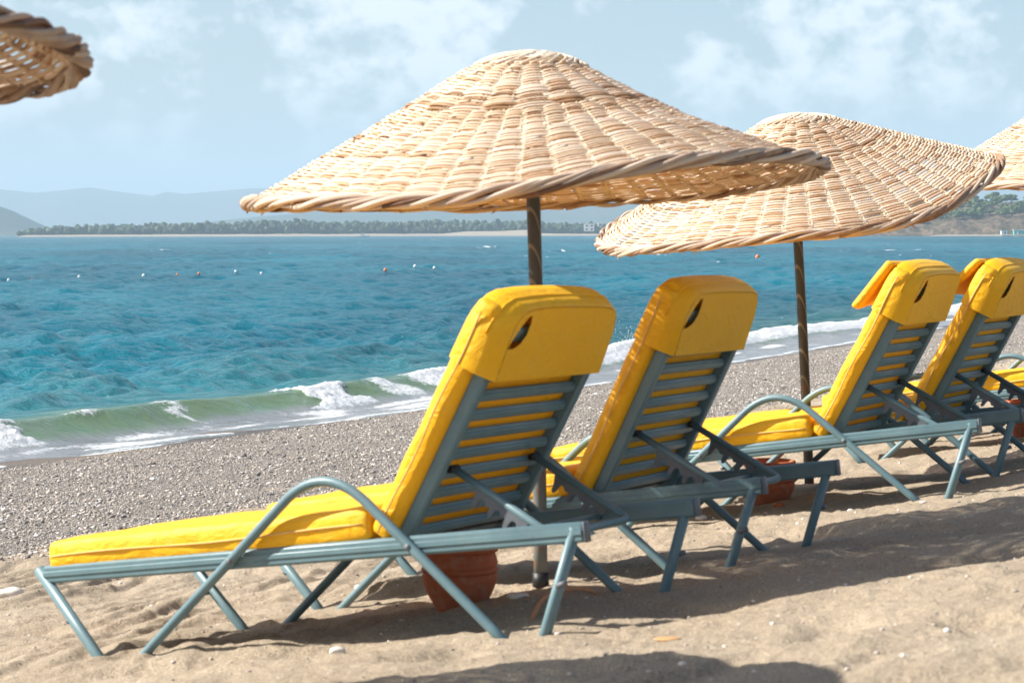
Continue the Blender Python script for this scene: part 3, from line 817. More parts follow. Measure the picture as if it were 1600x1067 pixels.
LG = [((-1.4249, 6.7675, .3143), -.5377, .1361, .935, 'yellow cushioned sun lounger nearest the camera, its full length in view with red pot underneath', None),
      ((-.8749, 7.7899, .3039), -.4926, .1394, .980, 'second yellow lounger from the left, its back striped by shade, beyond the black pole foot', None),
      ((.1224, 9.4176, .3369), -.468, .1432, .944, 'brightly sunlit yellow sun lounger with lifted head pillow, in front of the second umbrella pole', (0.50, 0.735, 0.060, 0.15)),
      ((.6228, 10.1605, .3603), -.4831, .1261, .955, 'shaded yellow sun lounger right behind the brightly sunlit one, back dappled with light', (0.52, 0.735, 0.075, 0.1)),
      ((1.70, 12.30, .352), -.475, .135, .95, 'yellow sun lounger cut by the right picture edge, only seat and bent armrest showing', (0.50, 0.735, 0.05, 0.1)),
      ((2.24, 13.08, .352), -.480, .132, .95, 'farthest yellow sun lounger at the right picture edge, a corner of its seat showing', (0.50, 0.735, 0.05, 0.1))]
for i, (p, y, pt, be, lab, pil) in enumerate(LG):
    lounger(p, y, pt, be, lab, pil, seed=i, shift=-0.038 if i == 1 else 0.0)

# ------------------------------------------------------------------ wicker umbrellas
PR_R = np.linspace(0, 1, 41)
PL_Z = np.interp(PR_R, [0, .06, .12, .18, .24, .446, .717, .9, 1], [0, .010, .032, .072, .122, .37, .68, .89, 1]); PQ_Z = np.interp(PR_R, [0, .06, .12, .18, .36, .587, .76, .9, 1], [0, .014, .05, .11, .36, .645, .79, .92, 1])
for _ in range(3):
    for z_ in (PL_Z, PQ_Z): z_[1:-1] = (z_[:-2] + 2 * z_[1:-1] + z_[2:]) / 4
def umbrella(c, rim_ctrl, apex, Rr, foot, top, label, seed, nstake=24, rows=104, bellr=0.0, tone=0.0):
    """c = plan centre of the canopy, rim_ctrl = [(degrees, z)...] of the rim, apex = top point, foot/top = pole ends"""
    rg = np.random.default_rng(seed)
    foot = np.array(foot, float); top = np.array(top, float)
    root = empty('wicker_umbrella', tuple(foot))
    tag(root, label, 'beach umbrella', 'wicker umbrellas over the loungers')
    ctrl = sorted(rim_ctrl); ang = np.radians([a for a, _ in ctrl]); zz = np.array([z for _, z in ctrl])
    ang3 = np.concatenate([ang - 2 * PI, ang, ang + 2 * PI]); zz3 = np.tile(zz, 3)
    gphi = np.linspace(-PI, PI, 721); gz = np.interp(gphi, ang3, zz3)
    F = np.fft.rfft(gz[:-1]); F[6:] = 0; gz = np.append(np.fft.irfft(F, 720), 0); gz[-1] = gz[0]
    def rimz(p): return np.interp((p + PI) % (2 * PI) - PI, gphi, gz)
    sd = seed * 3.1
    def surf(rho, phi):
        rho = np.asarray(rho, float); phi = np.asarray(phi, float)
        bl = (0.5 + 0.5 * np.cos(phi)) * bellr
        f = np.interp(rho, PR_R, PL_Z) * (1 - bl) + np.interp(rho, PR_R, PQ_Z) * bl; k = 1 - rho
        wv = 1 + 0.010 * np.sin(3 * phi + sd)
        x = c[0] + Rr * rho * wv * np.cos(phi) + (apex[0] - c[0]) * k
        y = c[1] + Rr * rho * wv * np.sin(phi) + (apex[1] - c[1]) * k
        z = apex[2] + (rimz(phi) - apex[2]) * f + 0.008 * rho * perlin(np.cos(phi) * 2 + rho * 3, np.sin(phi) * 2 + sd, seed)
        return np.stack(np.broadcast_arrays(x, y, z), -1)
    def frame(rho, phi):
        p = surf(rho, phi); a = surf(rho + 0.01, phi) - surf(rho - 0.01, phi); b = surf(rho, phi + 0.02) - surf(rho, phi - 0.02)
        n = np.cross(a, b); n /= np.linalg.norm(n, axis=-1)[..., None]; n *= np.sign(n[..., 2:3] + 1e-9)
        return p, n
    m = MB()
    rho = 0.155; i = 0
    gap = 0.845 / rows
    for i in range(rows):
        rho = 0.15 + gap * i + 0.5 * gap
        outer = rho > 0.47
        ns = nstake * (2 if outer else 1)
        grp = i
        cpp = 5 if outer else 6
        M_ = ns * cpp
        phi = np.arange(M_ + 1) / M_ * 2 * PI
        off = rg.uniform(0, 2 * PI)
        amp = 0.0058 if outer else 0.0062
        dark = (i in (int(rows * .33), int(rows * .33) + 1, int(rows * .70)))
        cuts = sorted(rg.choice(np.arange(8, M_ - 8), size=int(2 + rho * 5), replace=False).tolist()); cuts = [0] + cuts + [M_]
        for a, b in zip(cuts[:-1], cuts[1:]):
            if b - a < 3 or rg.random() < 0.008: continue
            ph = phi[a:min(b + 2, M_ + 1)]
            wob = 0.18 * gap * perlin(ph * 4 + i * 1.7, ph * 0 + i, seed + 2) + rg.uniform(-0.12, 0.12) * gap
            p, n = frame(rho + wob, ph)
            ph_ = np.cos(ph * ns / 2 + PI * (grp % 2))
            ph_ = np.sign(ph_) * np.abs(ph_) ** 0.75
            dd = amp * ph_ + rg.uniform(-0.002, 0.002)
            tint = float(np.clip(rg.normal(0.60, 0.23) + tone, 0.08, 1.0)) if not dark else 0.12
            r = Rr * gap * 0.80 * rg.uniform(0.70, 1.16)
            m.tube(p + n * dd[:, None], r, 6, nrm=n, caps=True, tint=tint, flat=0.62)
    # stakes
    for k in range(nstake * 2):
        r0 = 0.13 if k % 2 == 0 else 0.46
        rr = np.linspace(r0, 0.995, 26); ph = np.full(26, (k + 0.5) / (nstake * 2) * 2 * PI) 
        ph = (k / (nstake * 2)) * 2 * PI + PI / (nstake * 2) + np.zeros(26) if False else np.full(26, (k + 0.0) / (nstake * 2) * 2 * PI + (PI / (nstake * 2)))
        for o_ in (-0.008, 0.008):
            p, n = frame(rr, ph + o_ / np.maximum(rr, .2)); m.tube(p - n * 0.001, 0.0048, 5, nrm=n, tint=float(rg.uniform(0.25, 0.6)))
    can = m.build('canopy', M['wick'], root)
    # crown: stakes bent over and bound
    m = MB()
    for k in range(9):
        rho = 0.006 + 0.017 * k
        ph = np.linspace(0, 2 * PI, 73); p, n = frame(np.full(73, rho + 0.003), ph)
        p = p + n * (0.004 + 0.002 * np.sin(ph * 5 + k))[:, None]
        m.tube(p, 0.0112, 6, nrm=n, caps=False, tint=float(rg.uniform(0.6, 1.0)))
    for k in range(34):
        a0 = k / 34 * 2 * PI + rg.uniform(-.1, .1); sp_ = rg.uniform(0.7, 1.2)
        ph = np.linspace(a0, a0 + sp_, 14); rr = np.linspace(0.195, rg.uniform(0.04, 0.10), 14)
        p, n = frame(rr, ph); m.tube(p + n * (0.009 + 0.003 * np.sin(np.linspace(0, PI, 14)))[:, None], np.linspace(0.005, 0.0075, 14), 6, nrm=n, tint=float(rg.uniform(0.55, 1.0)))
    for q_ in range(2):
        ph = np.linspace(0, 2 * PI, 160); p, n = frame(np.full(160, 0.158 + 0.012 * q_), ph); w_ = ph * 22 + q_ * PI
        up_ = np.cos(w_)[:, None] * n * 0.008
        m.tube(p + up_ * 0.4 + n * 0.010, 0.0036, 5, nrm=n, caps=False, tint=float(0.15 + 0.2 * q_))
    m.build('crown', M['wick'], can)
    # rim: thick twisted braid
    m = MB(); ns = 8
    for k in range(ns):
        ph = np.linspace(0, 2 * PI, 560); p, n = frame(np.full(560, 1.0), ph)
        b = np.cross(n, np.gradient(p, axis=0)); b /= np.linalg.norm(b, axis=1)[:, None]
        w_ = ph * (10 + (k % 2)) + k / ns * 2 * PI + 0.4 * np.sin(ph * 7 + k)
        R2 = 0.0155 + 0.0028 * np.sin(ph * 11 + k * 2)
        q_ = p + np.cos(w_)[:, None] * n * R2[:, None] + np.sin(w_)[:, None] * b * R2[:, None]
        cuts = [0] + sorted(rg.choice(np.arange(20, 540), 6, replace=False).tolist()) + [559]
        for a, e in zip(cuts[:-1], cuts[1:]):
            if e - a < 4: continue
            m.tube(q_[a:e + 2], 0.0076 * rg.uniform(0.7, 1.3), 6, nrm=n[a:e + 2], tint=float(np.clip(rg.uniform(0.05, 1.0) + tone, 0, 1)))
    for k in range(26):                                             # stray ends
        ph = rg.uniform(0, 2 * PI); p, n = frame(np.array([1.0]), np.array([ph])); d = rg.normal(0, 1, 3); d[2] = -abs(d[2]) * 0.7; d /= np.linalg.norm(d)
        l = rg.uniform(0.012, 0.035); tdir = np.array([-math.sin(ph), math.cos(ph), 0]); d = 0.6 * d + tdir; d /= np.linalg.norm(d)
        m.tube([p[0] - n[0] * 0.014, p[0] - n[0] * 0.016 + d * l * .5, p[0] - n[0] * 0.02 + d * l], [0.004, 0.003, 0.002], 5, tint=float(rg.uniform(0.1, .7)))
    m.build('rim_braid', M['rim'], can)
    # pole
    m = MB(); t = np.linspace(0, 1, 14)[:, None]
    m.tube(foot[None] * (1 - t) + top[None] * t + np.array([0.006, 0.003, 0]) * np.sin(t * PI * 1.0), 0.0225, 14)
    pole = m.build('pole', M['pole'], root)
    m = MB() if seed == 1 else None
    if m: m.tube([foot + np.array([0, 0, -0.02]), foot + np.array([0, 0, 0.035])], 0.027, 14); m.build('pole_sleeve', M['black'], pole)
    # underside hub
    m = MB(); ph = np.linspace(0, 2 * PI, 40); p, n = frame(np.full(40, 0.19), ph); m.tube(p - n * 0.02, 0.012, 6, nrm=n, caps=False, tint=0.3); m.build('hub_ring', M['rim'], can)
    # all children were built in world space: move them under the root
    inv = Matrix.Translation(Vector(foot)).inverted()
    for ch in root.children:
        ch.data.transform(inv)
        for g_ in ch.children: g_.data.transform(inv)
    return root

gz = lambda x, y: float(sand_z(np.array([x]), np.array([y]))[0])
umbrella((.075, 7.20), [(-165, 1.447), (-134, 1.444), (-118.6, 1.442), (-106, 1.446), (-97, 1.459), (-89, 1.486), (-80, 1.518), (-71.7, 1.54), (-58.8, 1.565), (-42.4, 1.581), (-23, 1.584), (-14.8, 1.57),
          (12, 1.539), (29, 1.518), (49, 1.490), (65, 1.472), (80, 1.46), (90, 1.456), (120, 1.45), (150, 1.447), (180, 1.447)], (.062, 7.2, 1.925), .92,
         (.092, 7.217, .215), (.057, 7.16, 1.86), 'big wicker umbrella above the two nearest loungers, its whole cone in view', 1, bellr=1.0)
umbrella((1.335, 10.4), [(-177, 1.282), (-156, 1.267), (-146, 1.271), (-123, 1.297), (-105, 1.324), (-88.5, 1.346), (-70.7, 1.389), (-53.7, 1.449), (-38.9, 1.552), (-27, 1.63), (-1.5, 1.70), (15.4, 1.73), (51, 1.75), (80, 1.70), (110, 1.60), (140, 1.46), (165, 1.34)],
         (1.325, 10.4, 1.895), .925, (1.405, 10.5, .17), (1.300, 10.38, 1.80), 'wicker umbrella tipped towards the camera over the third and fourth loungers', 2)
umbrella((3.33, 13.1), [(a, 1.65 + 0.05 * math.cos(math.radians(a - 70))) for a in range(-180, 180, 20)], (3.33, 13.1, 2.14), .93, (3.39, 13.2, .22), (3.33, 13.1, 2.03), 'wicker umbrella at the right picture edge, mostly cut off, behind the tipped one', 3)
umbrella((-1.775, 4.36), [(a, 1.700 + 0.070 * math.cos(math.radians(a + 75))) for a in range(-180, 180, 20)], (-1.775, 4.5, 2.14), .92, (-1.74, 4.53, .13), (-1.775, 4.5, 2.0), 'blurred wicker umbrella rim cut by the upper left corner, seen from below', 4, tone=-0.24)  # tone darkens the strands: shade of the underside put into their colour

# ------------------------------------------------------------------ pots
def pot(x, y, h, rmax, label, sink=0.03):
    z = gz(x, y) - sink
    root = empty('terracotta_pot', (x, y, z))
    tag(root, label, 'flower pot', 'clay pots beside the umbrella poles')
    k = rmax; pr = [(0.0, 0.0), (0.50 * k, 0.0), (0.55 * k, 0.01)]
    for i in range(21):
        t = i / 20; r = k * (0.55 + 0.45 * math.sin(min(1, t * 1.35) * PI / 2) - 0.10 * max(0, t - 0.78) / 0.22)
        g = -0.020 * k * (1 if (0.58 < t < 0.80 and i % 2) else 0) * 3
        pr.append((r + g, 0.01 + t * (h - 0.04)))
    m = MB(); pr += [(k * .84, h - 0.035), (k * .80, h - 0.08), (0.0, h - 0.09)]; m.lathe(pr, 40); m.build('pot_body', M['pot'], root, angle=50)
    m = MB(); m.lathe([(k * .84, h - .032), (k * .99, h - 0.030), (k * 1.02, h - 0.018), (k * 1.0, h - 0.003), (k * .92, h), (k * .86, h - 0.006), (k * .84, h - .032)], 40); m.build('pot_rim', M['pot'], root)
pot(-.165, 6.93, .235, .122, 'dark red clay pot half sunk in sand under the nearest lounger')
pot(1.139, 9.834, .225, .115, 'orange clay pot by the second umbrella pole, behind the second lounger')
pot(2.92, 12.62, .225, .118, 'orange clay pot at the right picture edge behind the fourth lounger')

# ------------------------------------------------------------------ bits lying on the sand
def stone(name, x, y, r, mat, label, cat, flat=0.5, seed=0, yaw=0.3, lift=0.35):
    rg = np.random.default_rng(seed); V = ICO3.copy()
    V = V * (1 + 0.22 * perlin(V[:, 0] * 1.6 + seed, V[:, 1] * 1.6 + V[:, 2] * 1.3, seed))[:, None]
    V = V * np.array([r * 1.25, r * 0.9, r * flat]); c, s = math.cos(yaw), math.sin(yaw)
    V = np.stack([V[:, 0] * c - V[:, 1] * s, V[:, 0] * s + V[:, 1] * c, V[:, 2]], -1)
    o = np_mesh(name, V, np.zeros((0, 4), int), ICO3T, mat)
    o.location = (x, y, gz(x, y) + r * flat * lift)
    tag(o, label, cat); return o
stone('stone', -2.085, 9.20, .052, M['stone_w'], 'large pale stone on the sand at the left picture edge', 'stone', .55, 1)
stone('stone', .018, 6.69, .027, M['stone_w'], 'smooth oval white stone in shade beside the black pole foot', 'stone', .45, 2)
stone('seashell', -.555, 8.05, .017, M['stone_w'], 'small cream shell on sand beyond the nearest lounger, left of the red pot', 'shell', .7, 3)
stone('pottery_shard', 1.125, 9.37, .020, M['shard'], 'orange red clay shard lying behind the rear legs of the second lounger', 'clay shard', .6, 4)
stone('stone', .786, 9.24, .022, M['stone_w'], 'white pebble on lit sand between the rear ends of the two nearest loungers', 'stone', .6, 5)
stone('stone', -.48, 6.055, .018, M['stone_w'], 'tan pebble on the bright foreground sand below the nearest lounger', 'stone', .7, 6)
stone('leaf', .376, 5.371, .026, M['stone_o'], 'dry ochre leaf on the foreground sand right of the nearest lounger', 'leaf', .14, 7, lift=.6)
stone('stone', .375, 4.88, .008, M['stone_w'], 'tiny white stone just above the dark shadow at the bottom edge', 'stone', .7, 8)
stone('stone', 1.305, 8.56, .012, M['stone_w'], 'small white stone on lit sand right of the second lounger', 'stone', .7, 9)
stone('stone', 1.575, 8.50, .013, M['stone_w'], 'small flat white stone near the front rear leg of the sunlit lounger', 'stone', .5, 10)
tw = np.array([[.055, 6.20, .0], [.075, 6.25, .045], [.10, 6.29, .055], [.19, 6.36, .060], [.24, 6.40, .02]])
for p in tw: p[2] += gz(p[0], p[1])
m = MB(); m.tube(np.vstack([qbez(tw[0], tw[1], tw[2], 6), qbez(tw[2], tw[3], tw[4], 8)[1:]]), .0065, 7); o = m.build('twig', M['twig']); tag(o, 'bent reddish twig sticking from the sand by the rear leg of the nearest lounger', 'twig')

# ------------------------------------------------------------------ swim line floats and boats
def buoy(x, y, r, mat, label):
    ys_ = np.linspace(y - 2, y + 2, 41)[None]; zs_ = sea_fields(ys_ * 0 + x, ys_, ys_ * 0 + 0.28)[0][0]
    y = float(ys_[0, int(zs_.argmax())]); z = float(zs_.max())          # riding a crest
    r *= 0.62
    m = MB(); pr = [(0.0, -r)] + [(r * math.sin(a), -r * math.cos(a)) for a in np.linspace(0.2, PI - 0.35, 9)] + [(r * .25, r * 1.02), (r * .2, r * 1.25), (0, r * 1.25)]
    m.lathe(pr, 14); o = m.build('buoy', mat); o.location = (x, y, z + r * .5); tag(o, label, 'buoy', 'floats of the swim line')
for x, y, r, c, lab in [(-21.2, 92.8, .10, 'white', 'white float at the left picture edge, first of the swim line'), (-19.8, 94, .12, 'red', 'red float near the left end of the swim line'),
        (-18.5, 95.1, .10, 'white', 'white float just right of the red float'), (-16.5, 101.9, .12, 'white', 'larger white float right of the wide gap in the swim line'),
        (-15.5, 103.3, .09, 'orange', 'small orange float right of the larger white float'), (-14.5, 104.8, .10, 'orange', 'orange float third from the right of the left swim line stretch'),
        (-13.4, 106.2, .11, 'white', 'white float second from the right of the left swim line stretch'), (-12.2, 106.6, .11, 'white', 'white float under the left tip of the big umbrella'),
        (-6.2, 110.5, .13, 'orange', 'orange float on open water under the middle of the big umbrella'), (-5.2, 118, .13, 'white', 'bright white float left of the big umbrella pole'),
        (-4.15, 117.9, .13, 'white', 'bright white float nearest the big umbrella pole'), (19.0, 170.9, .28, 'orange', 'orange buoy below the tipped umbrella, left of its pole')]:
    buoy(x, y, r, M[c], lab)
def boat(x, y, l, label):
    root = empty('motor_boat', (x, y, SEA)); tag(root, label, 'boat', 'white boats off the far shore')
    V = []; n = 9
    for i in range(n):
        t = i / (n - 1); b = l * .17 * (1 - max(0, t - .5) ** 2 * 3.6); z1 = l * (.10 + .05 * t)
        for yy, z in ((0, -l * .03), (b * .7, l * .01), (b, z1), (-b, z1), (-b * .7, l * .01)): V.append((l * (t - .5), yy, z))
    Q = [(i * 5 + j, i * 5 + (j + 1) % 5, i * 5 + 5 + (j + 1) % 5, i * 5 + 5 + j) for i in range(n - 1) for j in range(5)]
    m = MB(); m.add(V, Q, [(0, 1, 2), (0, 2, 3), (0, 3, 4)]); m.build('hull', M['white'], root, False)
    m = MB(); m.box((-l * .05, 0, l * .20), (l * .16, l * .11, l * .08), r=.1); m.build('cabin', M['white'], root, False)
    m = MB(); m.box((-l * .05, 0, l * .215), (l * .163, l * .112, l * .03), r=.05); m.build('window', M['dark'], root, False)
boat(-82, 1230, 7.5, 'white motor boat off the far beach, below the middle of the big umbrella')
boat(-430, 2180, 11, 'white boat at the far shore on the left, clear of the umbrella')

# ------------------------------------------------------------------ far shore
def ridge(name, label, x0, x1, y0, depth, prof, mat, nx=220, ny=26, rough=0.12, seed=0, base=-3, sharp=1.0):
    xs = np.linspace(x0, x1, nx); v = np.linspace(0, 1, ny)
    X, Vv = np.meshgrid(xs, v, indexing='ij'); Y = y0 + depth * Vv
    H = np.interp(xs, [p[0] for p in prof], [p[1] for p in prof])[:, None]
    k = np.sin(np.clip(Vv, 0, 1) * PI) ** sharp
    nz = fbm(X / (depth * .5), Y / (depth * .5), 5, seed)
    Z = base + (H - base) * np.clip(k * (1 + rough * nz * 2 * (1 - k * .6)), 0, None)
    i = np.arange(nx - 1)[:, None] * ny; j = np.arange(ny - 1)[None]
    Q = np.stack([i + j, i + ny + j, i + ny + j + 1, i + j + 1], -1).reshape(-1, 4)
    o = np_mesh(name, np.stack([X, Y, Z], -1).reshape(-1, 3), Q, None, mat); tag(o, label, kind='structure'); return o
k6 = 6600 / 3483.0
def pr_px(pts, D): return [((px - 800) / 3483 * D, 1.35 + (365 - py) / 3483 * D) for px, py in pts]
ridge('far_hills', 'pale blue mountain ridge beyond the bay', -3600, 3600, 8200, 1600, pr_px([(-500, 305), (-150, 290), (0, 296), (60, 300), (140, 291), (200, 301), (245, 307), (262, 301), (290, 305), (330, 301), (400, 294), (520, 290), (700, 300), (850, 296), (1000, 300), (1200, 290), (1400, 288), (1500, 287), (1600, 291), (1800, 300), (2100, 310)], 9000), M['hillA'], 300, 30, .10, 1)
ridge('nearer_hills', 'hazy wooded slope behind the far wood', -1500, 1900, 4750, 900, pr_px([(100, 372), (260, 362), (330, 346), (420, 338), (500, 330), (600, 322), (720, 318), (850, 322), (960, 318), (1100, 312), (1300, 310), (1480, 312), (1600, 318), (1900, 335)], 5200), M['hillA'], 240, 26, .12, 2)
ridge('headland', 'blue wooded headland at the left', -1680, -730, 3760, 450, pr_px([(-700, 330), (-200, 318), (0, 325), (25, 332), (50, 345), (75, 359), (90, 372)], 3980), M['hillA'], 120, 20, .25, 3)
# land behind the far beach
xs = [(-470, -1.2), (-430, 0.6), (-300, 2.0), (0, 3.0), (150, 3.5), (420, 5), (800, 6)]
ridge('far_land', 'low land under the far wood', -470, 900, 1960, 700, [(a, b + 2) for a, b in xs], M['hillA'], 120, 20, .05, 4, base=-2)
ridge('far_beach', 'thin pale sand strip of the far beach', -440, 330, 1925, 70, [(-440, -1.5), (-425, .9), (-300, 1.2), (-60, 1.3), (-40, 3.2), (15, 4.2), (20, 1.5), (100, 0.6), (330, .3)], M['fsand'], 260, 10, .12, 5, base=-2)

# far wood: crowns beyond counting
rw_ = np.random.default_rng(31)
n = 7500
wx = rw_.uniform(-440, 560, n); wy = 1985 + rw_.random(n) ** 1.3 * 260 + np.maximum(0, wx - 60) * 0.1
env = np.interp(wx, [-440, -425, -400, -340, -200, 0, 60, 100, 200, 560], [2.0, 4, 7, 9, 11.5, 11.5, 8.5, 7.5, 9, 10])
hw = env * (rw_.uniform(.45, 1.05, n)) * (1 + 0.30 * perlin(wx * .022, wx * 0 + 4, 14)) + rw_.exponential(.4, n) * (1 + 0.15 * perlin(wx * .03, wx * 0, 3))
rr = rw_.uniform(1.3, 3.4, n)
V_, T_l, a_ = [], [], []
Vb = ICO2 * (1 + 0.35 * perlin(ICO2[:, 0] * 2.3 + 5, ICO2[:, 1] * 2.3 + ICO2[:, 2] * 2.1, 3))[:, None]
P = np.stack([wx, wy, 1.5 + hw * rw_.uniform(.25, .85, n)], -1); SCL = np.stack([rr, rr, rr * rw_.uniform(.6, 1.1, n) + .4], -1)
V, T, a = scatter(P, SCL, rw_.uniform(0, 6, n), np.clip(0.5 + 0.9 * perlin(wx * .05, wy * .03, 15) + rw_.normal(0, .22, n), 0, 1), Vb, ICO2T)
rv = np.random.default_rng(5); V = V + rv.normal(0, .36, V.shape); a = np.clip(a * .6 + rv.random(len(a)) * .4, 0, 1)
o = np_mesh('far_wood', V, np.zeros((0, 4), int), T, M['wood'], None, False, {'tint': a}); tag(o, 'long belt of hazy trees on the far shore', 'wood', kind='stuff')

# white buildings on the far shore
def building(x, y, w, d, h, label, mat='white', fl=2):
    z = 3.2; root = empty('seaside_building', (x, y, z)); tag(root, label, 'building')
    m = MB(); m.box((0, 0, h / 2), (w / 2, d / 2, h / 2), r=.05); m.build('walls', M[mat], root, False)
    m = MB(); m.box((0, 0, h + .2), (w / 2 + .4, d / 2 + .4, .2), r=.05); m.build('roof_slab', M['white'], root, False)
    nw = max(2, int(w / 3.4))
    for f in range(fl):
        for k in range(nw):
            m = MB(); m.box(((k + .5) / nw * w - w / 2, -d / 2 - .02, (f + .55) * h / fl), (w / nw * .2, .06, h / fl * .22), r=.02); m.build('window', M['dark'], root, False)
building(69, 1990, 9, 8, 6.2, 'white block left of its neighbours on the far shore beside the tipped umbrella')
building(81, 1995, 8, 8, 7.4, 'taller white block in the middle of the far shore buildings')
building(93, 2000, 10, 8, 5.4, 'low white block rightmost of the far shore buildings, next to the umbrella rim')
# cliff with pines on the right
xs = np.linspace(175, 620, 260); v = np.concatenate([np.linspace(0, .22, 26), np.linspace(.22, 1, 24)[1:]])
X, Vv = np.meshgrid(xs, v, indexing='ij'); Y = 1290 + 300 * Vv + 30 * perlin(X * .012, X * 0, 5)
top = np.interp(xs, [175, 195, 215, 228, 240, 262, 300, 380, 620], [-2, 3.0, 4.5, 6.0, 7.5, 9.0, 9.5, 10, 12])[:, None]
front = sstep(0.012, .10 + .05 * perlin(X * .05, X * 0 + 2, 8), Vv + .02 * fbm(X * .06, Vv * 9, 3, 6))
Z = -1.5 + (top + 1.5) * front * (1 + .16 * fbm(X * .05, Vv * 12, 4, 7)) + 11 * sstep(.10, .5, Vv) * sstep(200, 270, X)
i = np.arange(len(xs) - 1)[:, None] * len(v); j = np.arange(len(v) - 1)[None]
Q = np.stack([i + j, i + len(v) + j, i + len(v) + j + 1, i + j + 1], -1).reshape(-1, 4)
o = np_mesh('cliff', np.stack([X, Y, Z], -1).reshape(-1, 3), Q, None, M['cliff']); tag(o, 'brown earth cliff across the bay at the right', kind='structure')
def cliff_z(x, y):
    k = int(np.clip(np.searchsorted(xs, x), 0, len(xs) - 1)); return float(np.interp(y, Y[k], Z[k]))
ridge('cove_beach', 'narrow sand strip under the cliff', 236, 620, 1268, 40, [(236, -1.5), (245, .1), (400, .3), (620, .3)], M['fsand'], 60, 8, .1, 8, base=-2)
# pines
def pine_mesh(seed):
    rg = np.random.default_rng(seed); V = []; a = []
    lob = [(rg.normal(0, .38), rg.normal(0, .38), rg.uniform(.55, 1.0), rg.uniform(.25, .45)) for _ in range(9)]
    N = 620
    for k in range(N):
        lx, ly, lz, lr = lob[rg.integers(len(lob))]
        d = rg.normal(0, 1, 3); d /= np.linalg.norm(d); p = np.array([lx, ly, lz]) + d * lr * rg.uniform(.6, 1) * np.array([1, 1, .62])
        s = rg.uniform(.05, .10); u_ = rg.normal(0, 1, 3); u_ /= np.linalg.norm(u_); w_ = np.cross(u_, d); w_ /= np.linalg.norm(w_) + 1e-9
        u_ = np.cross(w_, d)
        V += [p - u_ * s - w_ * s, p + u_ * s - w_ * s, p + u_ * s + w_ * s, p - u_ * s + w_ * s]; a += [rg.random()] * 4
    m = MB(); m.add(V, [(4 * k, 4 * k + 1, 4 * k + 2, 4 * k + 3) for k in range(N)], None, np.array(a)); return m
protos = []
for s_ in range(3):
    root = empty('pine_tree', (0, 0, 0)); pine_mesh(50 + s_).build('crown', M['pine'], root, False)
    m = MB(); m.tube([(0, 0, -.35), (.02, 0, .2), (-.02, .01, .7)], [.05, .04, .02], 7)
    for q_ in range(4):
        an = q_ * 1.6 + s_; m.tube([(0, 0, .3 + .05 * q_), (.25 * math.cos(an), .25 * math.sin(an), .62), (.42 * math.cos(an), .42 * math.sin(an), .8)], [.02, .014, .008], 5)
    m.build('trunk', M['bark'], root); protos.append(root)
rg = np.random.default_rng(12); first = [True] * 3
for k in range(150):
    x = rg.uniform(232, 345) if k < 130 else rg.uniform(200, 240); y = (1316 + 120 * rg.random() ** 1.2) if k < 130 else 1314 + 30 * rg.random()
    pr0 = protos[k % 3]
    if first[k % 3]: o = pr0; first[k % 3] = False
    else:
        o = pr0.copy(); COL.objects.link(o)
        for ch in pr0.children: c = ch.copy(); COL.objects.link(c); c.parent = o
    s_ = rg.uniform(3.8, 6.2) if k < 130 else rg.uniform(2.2, 3.6)
    o.location = (x, y, cliff_z(x, y) - .3); o.scale = (s_, s_, s_ * rg.uniform(.75, 1.0)); o.rotation_euler = (0, 0, rg.uniform(0, 6.3))
    tag(o, 'round crowned green pine among those along the top of the brown cliff', 'pine tree', 'pines on the cliff across the bay')
# turquoise hut under the cliff
root = empty('beach_hut', (291, 1280, 0.2)); tag(root, 'turquoise and white beach hut under the cliff at the right picture edge', 'hut')
m = MB(); m.box((0, 0, 1.2), (3.2, 1.5, 1.2), r=.03); m.build('walls', M['turq'], root, False)
m = MB(); m.box((0, 0, 2.5), (3.6, 1.9, .12), r=.03); m.build('roof', M['white'], root, False)
m = MB(); m.box((-1.2, -1.52, .95), (.45, .04, .9), r=.02); m.build('door', M['white'], root, False)
root = empty('beach_hut', (282, 1279, 0.2)); tag(root, 'small white beach hut left of the turquoise one under the cliff', 'hut')
m = MB(); m.box((0, 0, 1.1), (1.7, 1.3, 1.1), r=.03); m.build('walls', M['white'], root, False)
m = MB(); m.box((0, 0, 2.3), (2.0, 1.6, .1), r=.03); m.build('roof', M['turq'], root, False)
m = MB(); m.box((.4, -1.32, .9), (.4, .04, .85), r=.02); m.build('door', M['dark'], root, False)

# ------------------------------------------------------------------ air
SIGMA = 0.00019
t = NT('haze_air'); vp = t.n('ShaderNodeVolumePrincipled')
vp.inputs['Color'].default_value = (0.58, 0.81, 1.0, 1); vp.inputs['Density'].default_value = SIGMA; vp.inputs['Anisotropy'].default_value = 0.0
t.done(None, vp.outputs[0]); HZ = t.m
try: HZ.cycles.homogeneous_volume = True
except Exception: pass
m = MB(); x0, x1, y0, y1, z0, z1 = -9000, 9000, -600, 16500, -4.5, 420
m.add([(x0, y0, z0), (x1, y0, z0), (x1, y1, z0), (x0, y1, z0), (x0, y0, z1), (x1, y0, z1), (x1, y1, z1), (x0, y1, z1)],
      [(0, 3, 2, 1), (4, 5, 6, 7), (0, 1, 5, 4), (1, 2, 6, 5), (2, 3, 7, 6), (3, 0, 4, 7)])
o = m.build('haze', HZ, None, False); tag(o, 'thin blue sea haze over the bay', 'haze', kind='stuff')

# ------------------------------------------------------------------ light, sky, camera
AZ, EL = math.radians(-2), math.radians(40)
d = Vector((math.cos(EL) * math.cos(AZ), math.cos(EL) * math.sin(AZ), -math.sin(EL)))
ld = bpy.data.lights.new('sun', 'SUN'); ld.energy = 5.0; ld.angle = math.radians(0.53); ld.color = (1.0, 0.955, 0.88)
lo = bpy.data.objects.new('sun', ld); COL.objects.link(lo); lo.rotation_euler = d.to_track_quat('-Z', 'Y').to_euler(); lo.location = (-6, 4, 9)

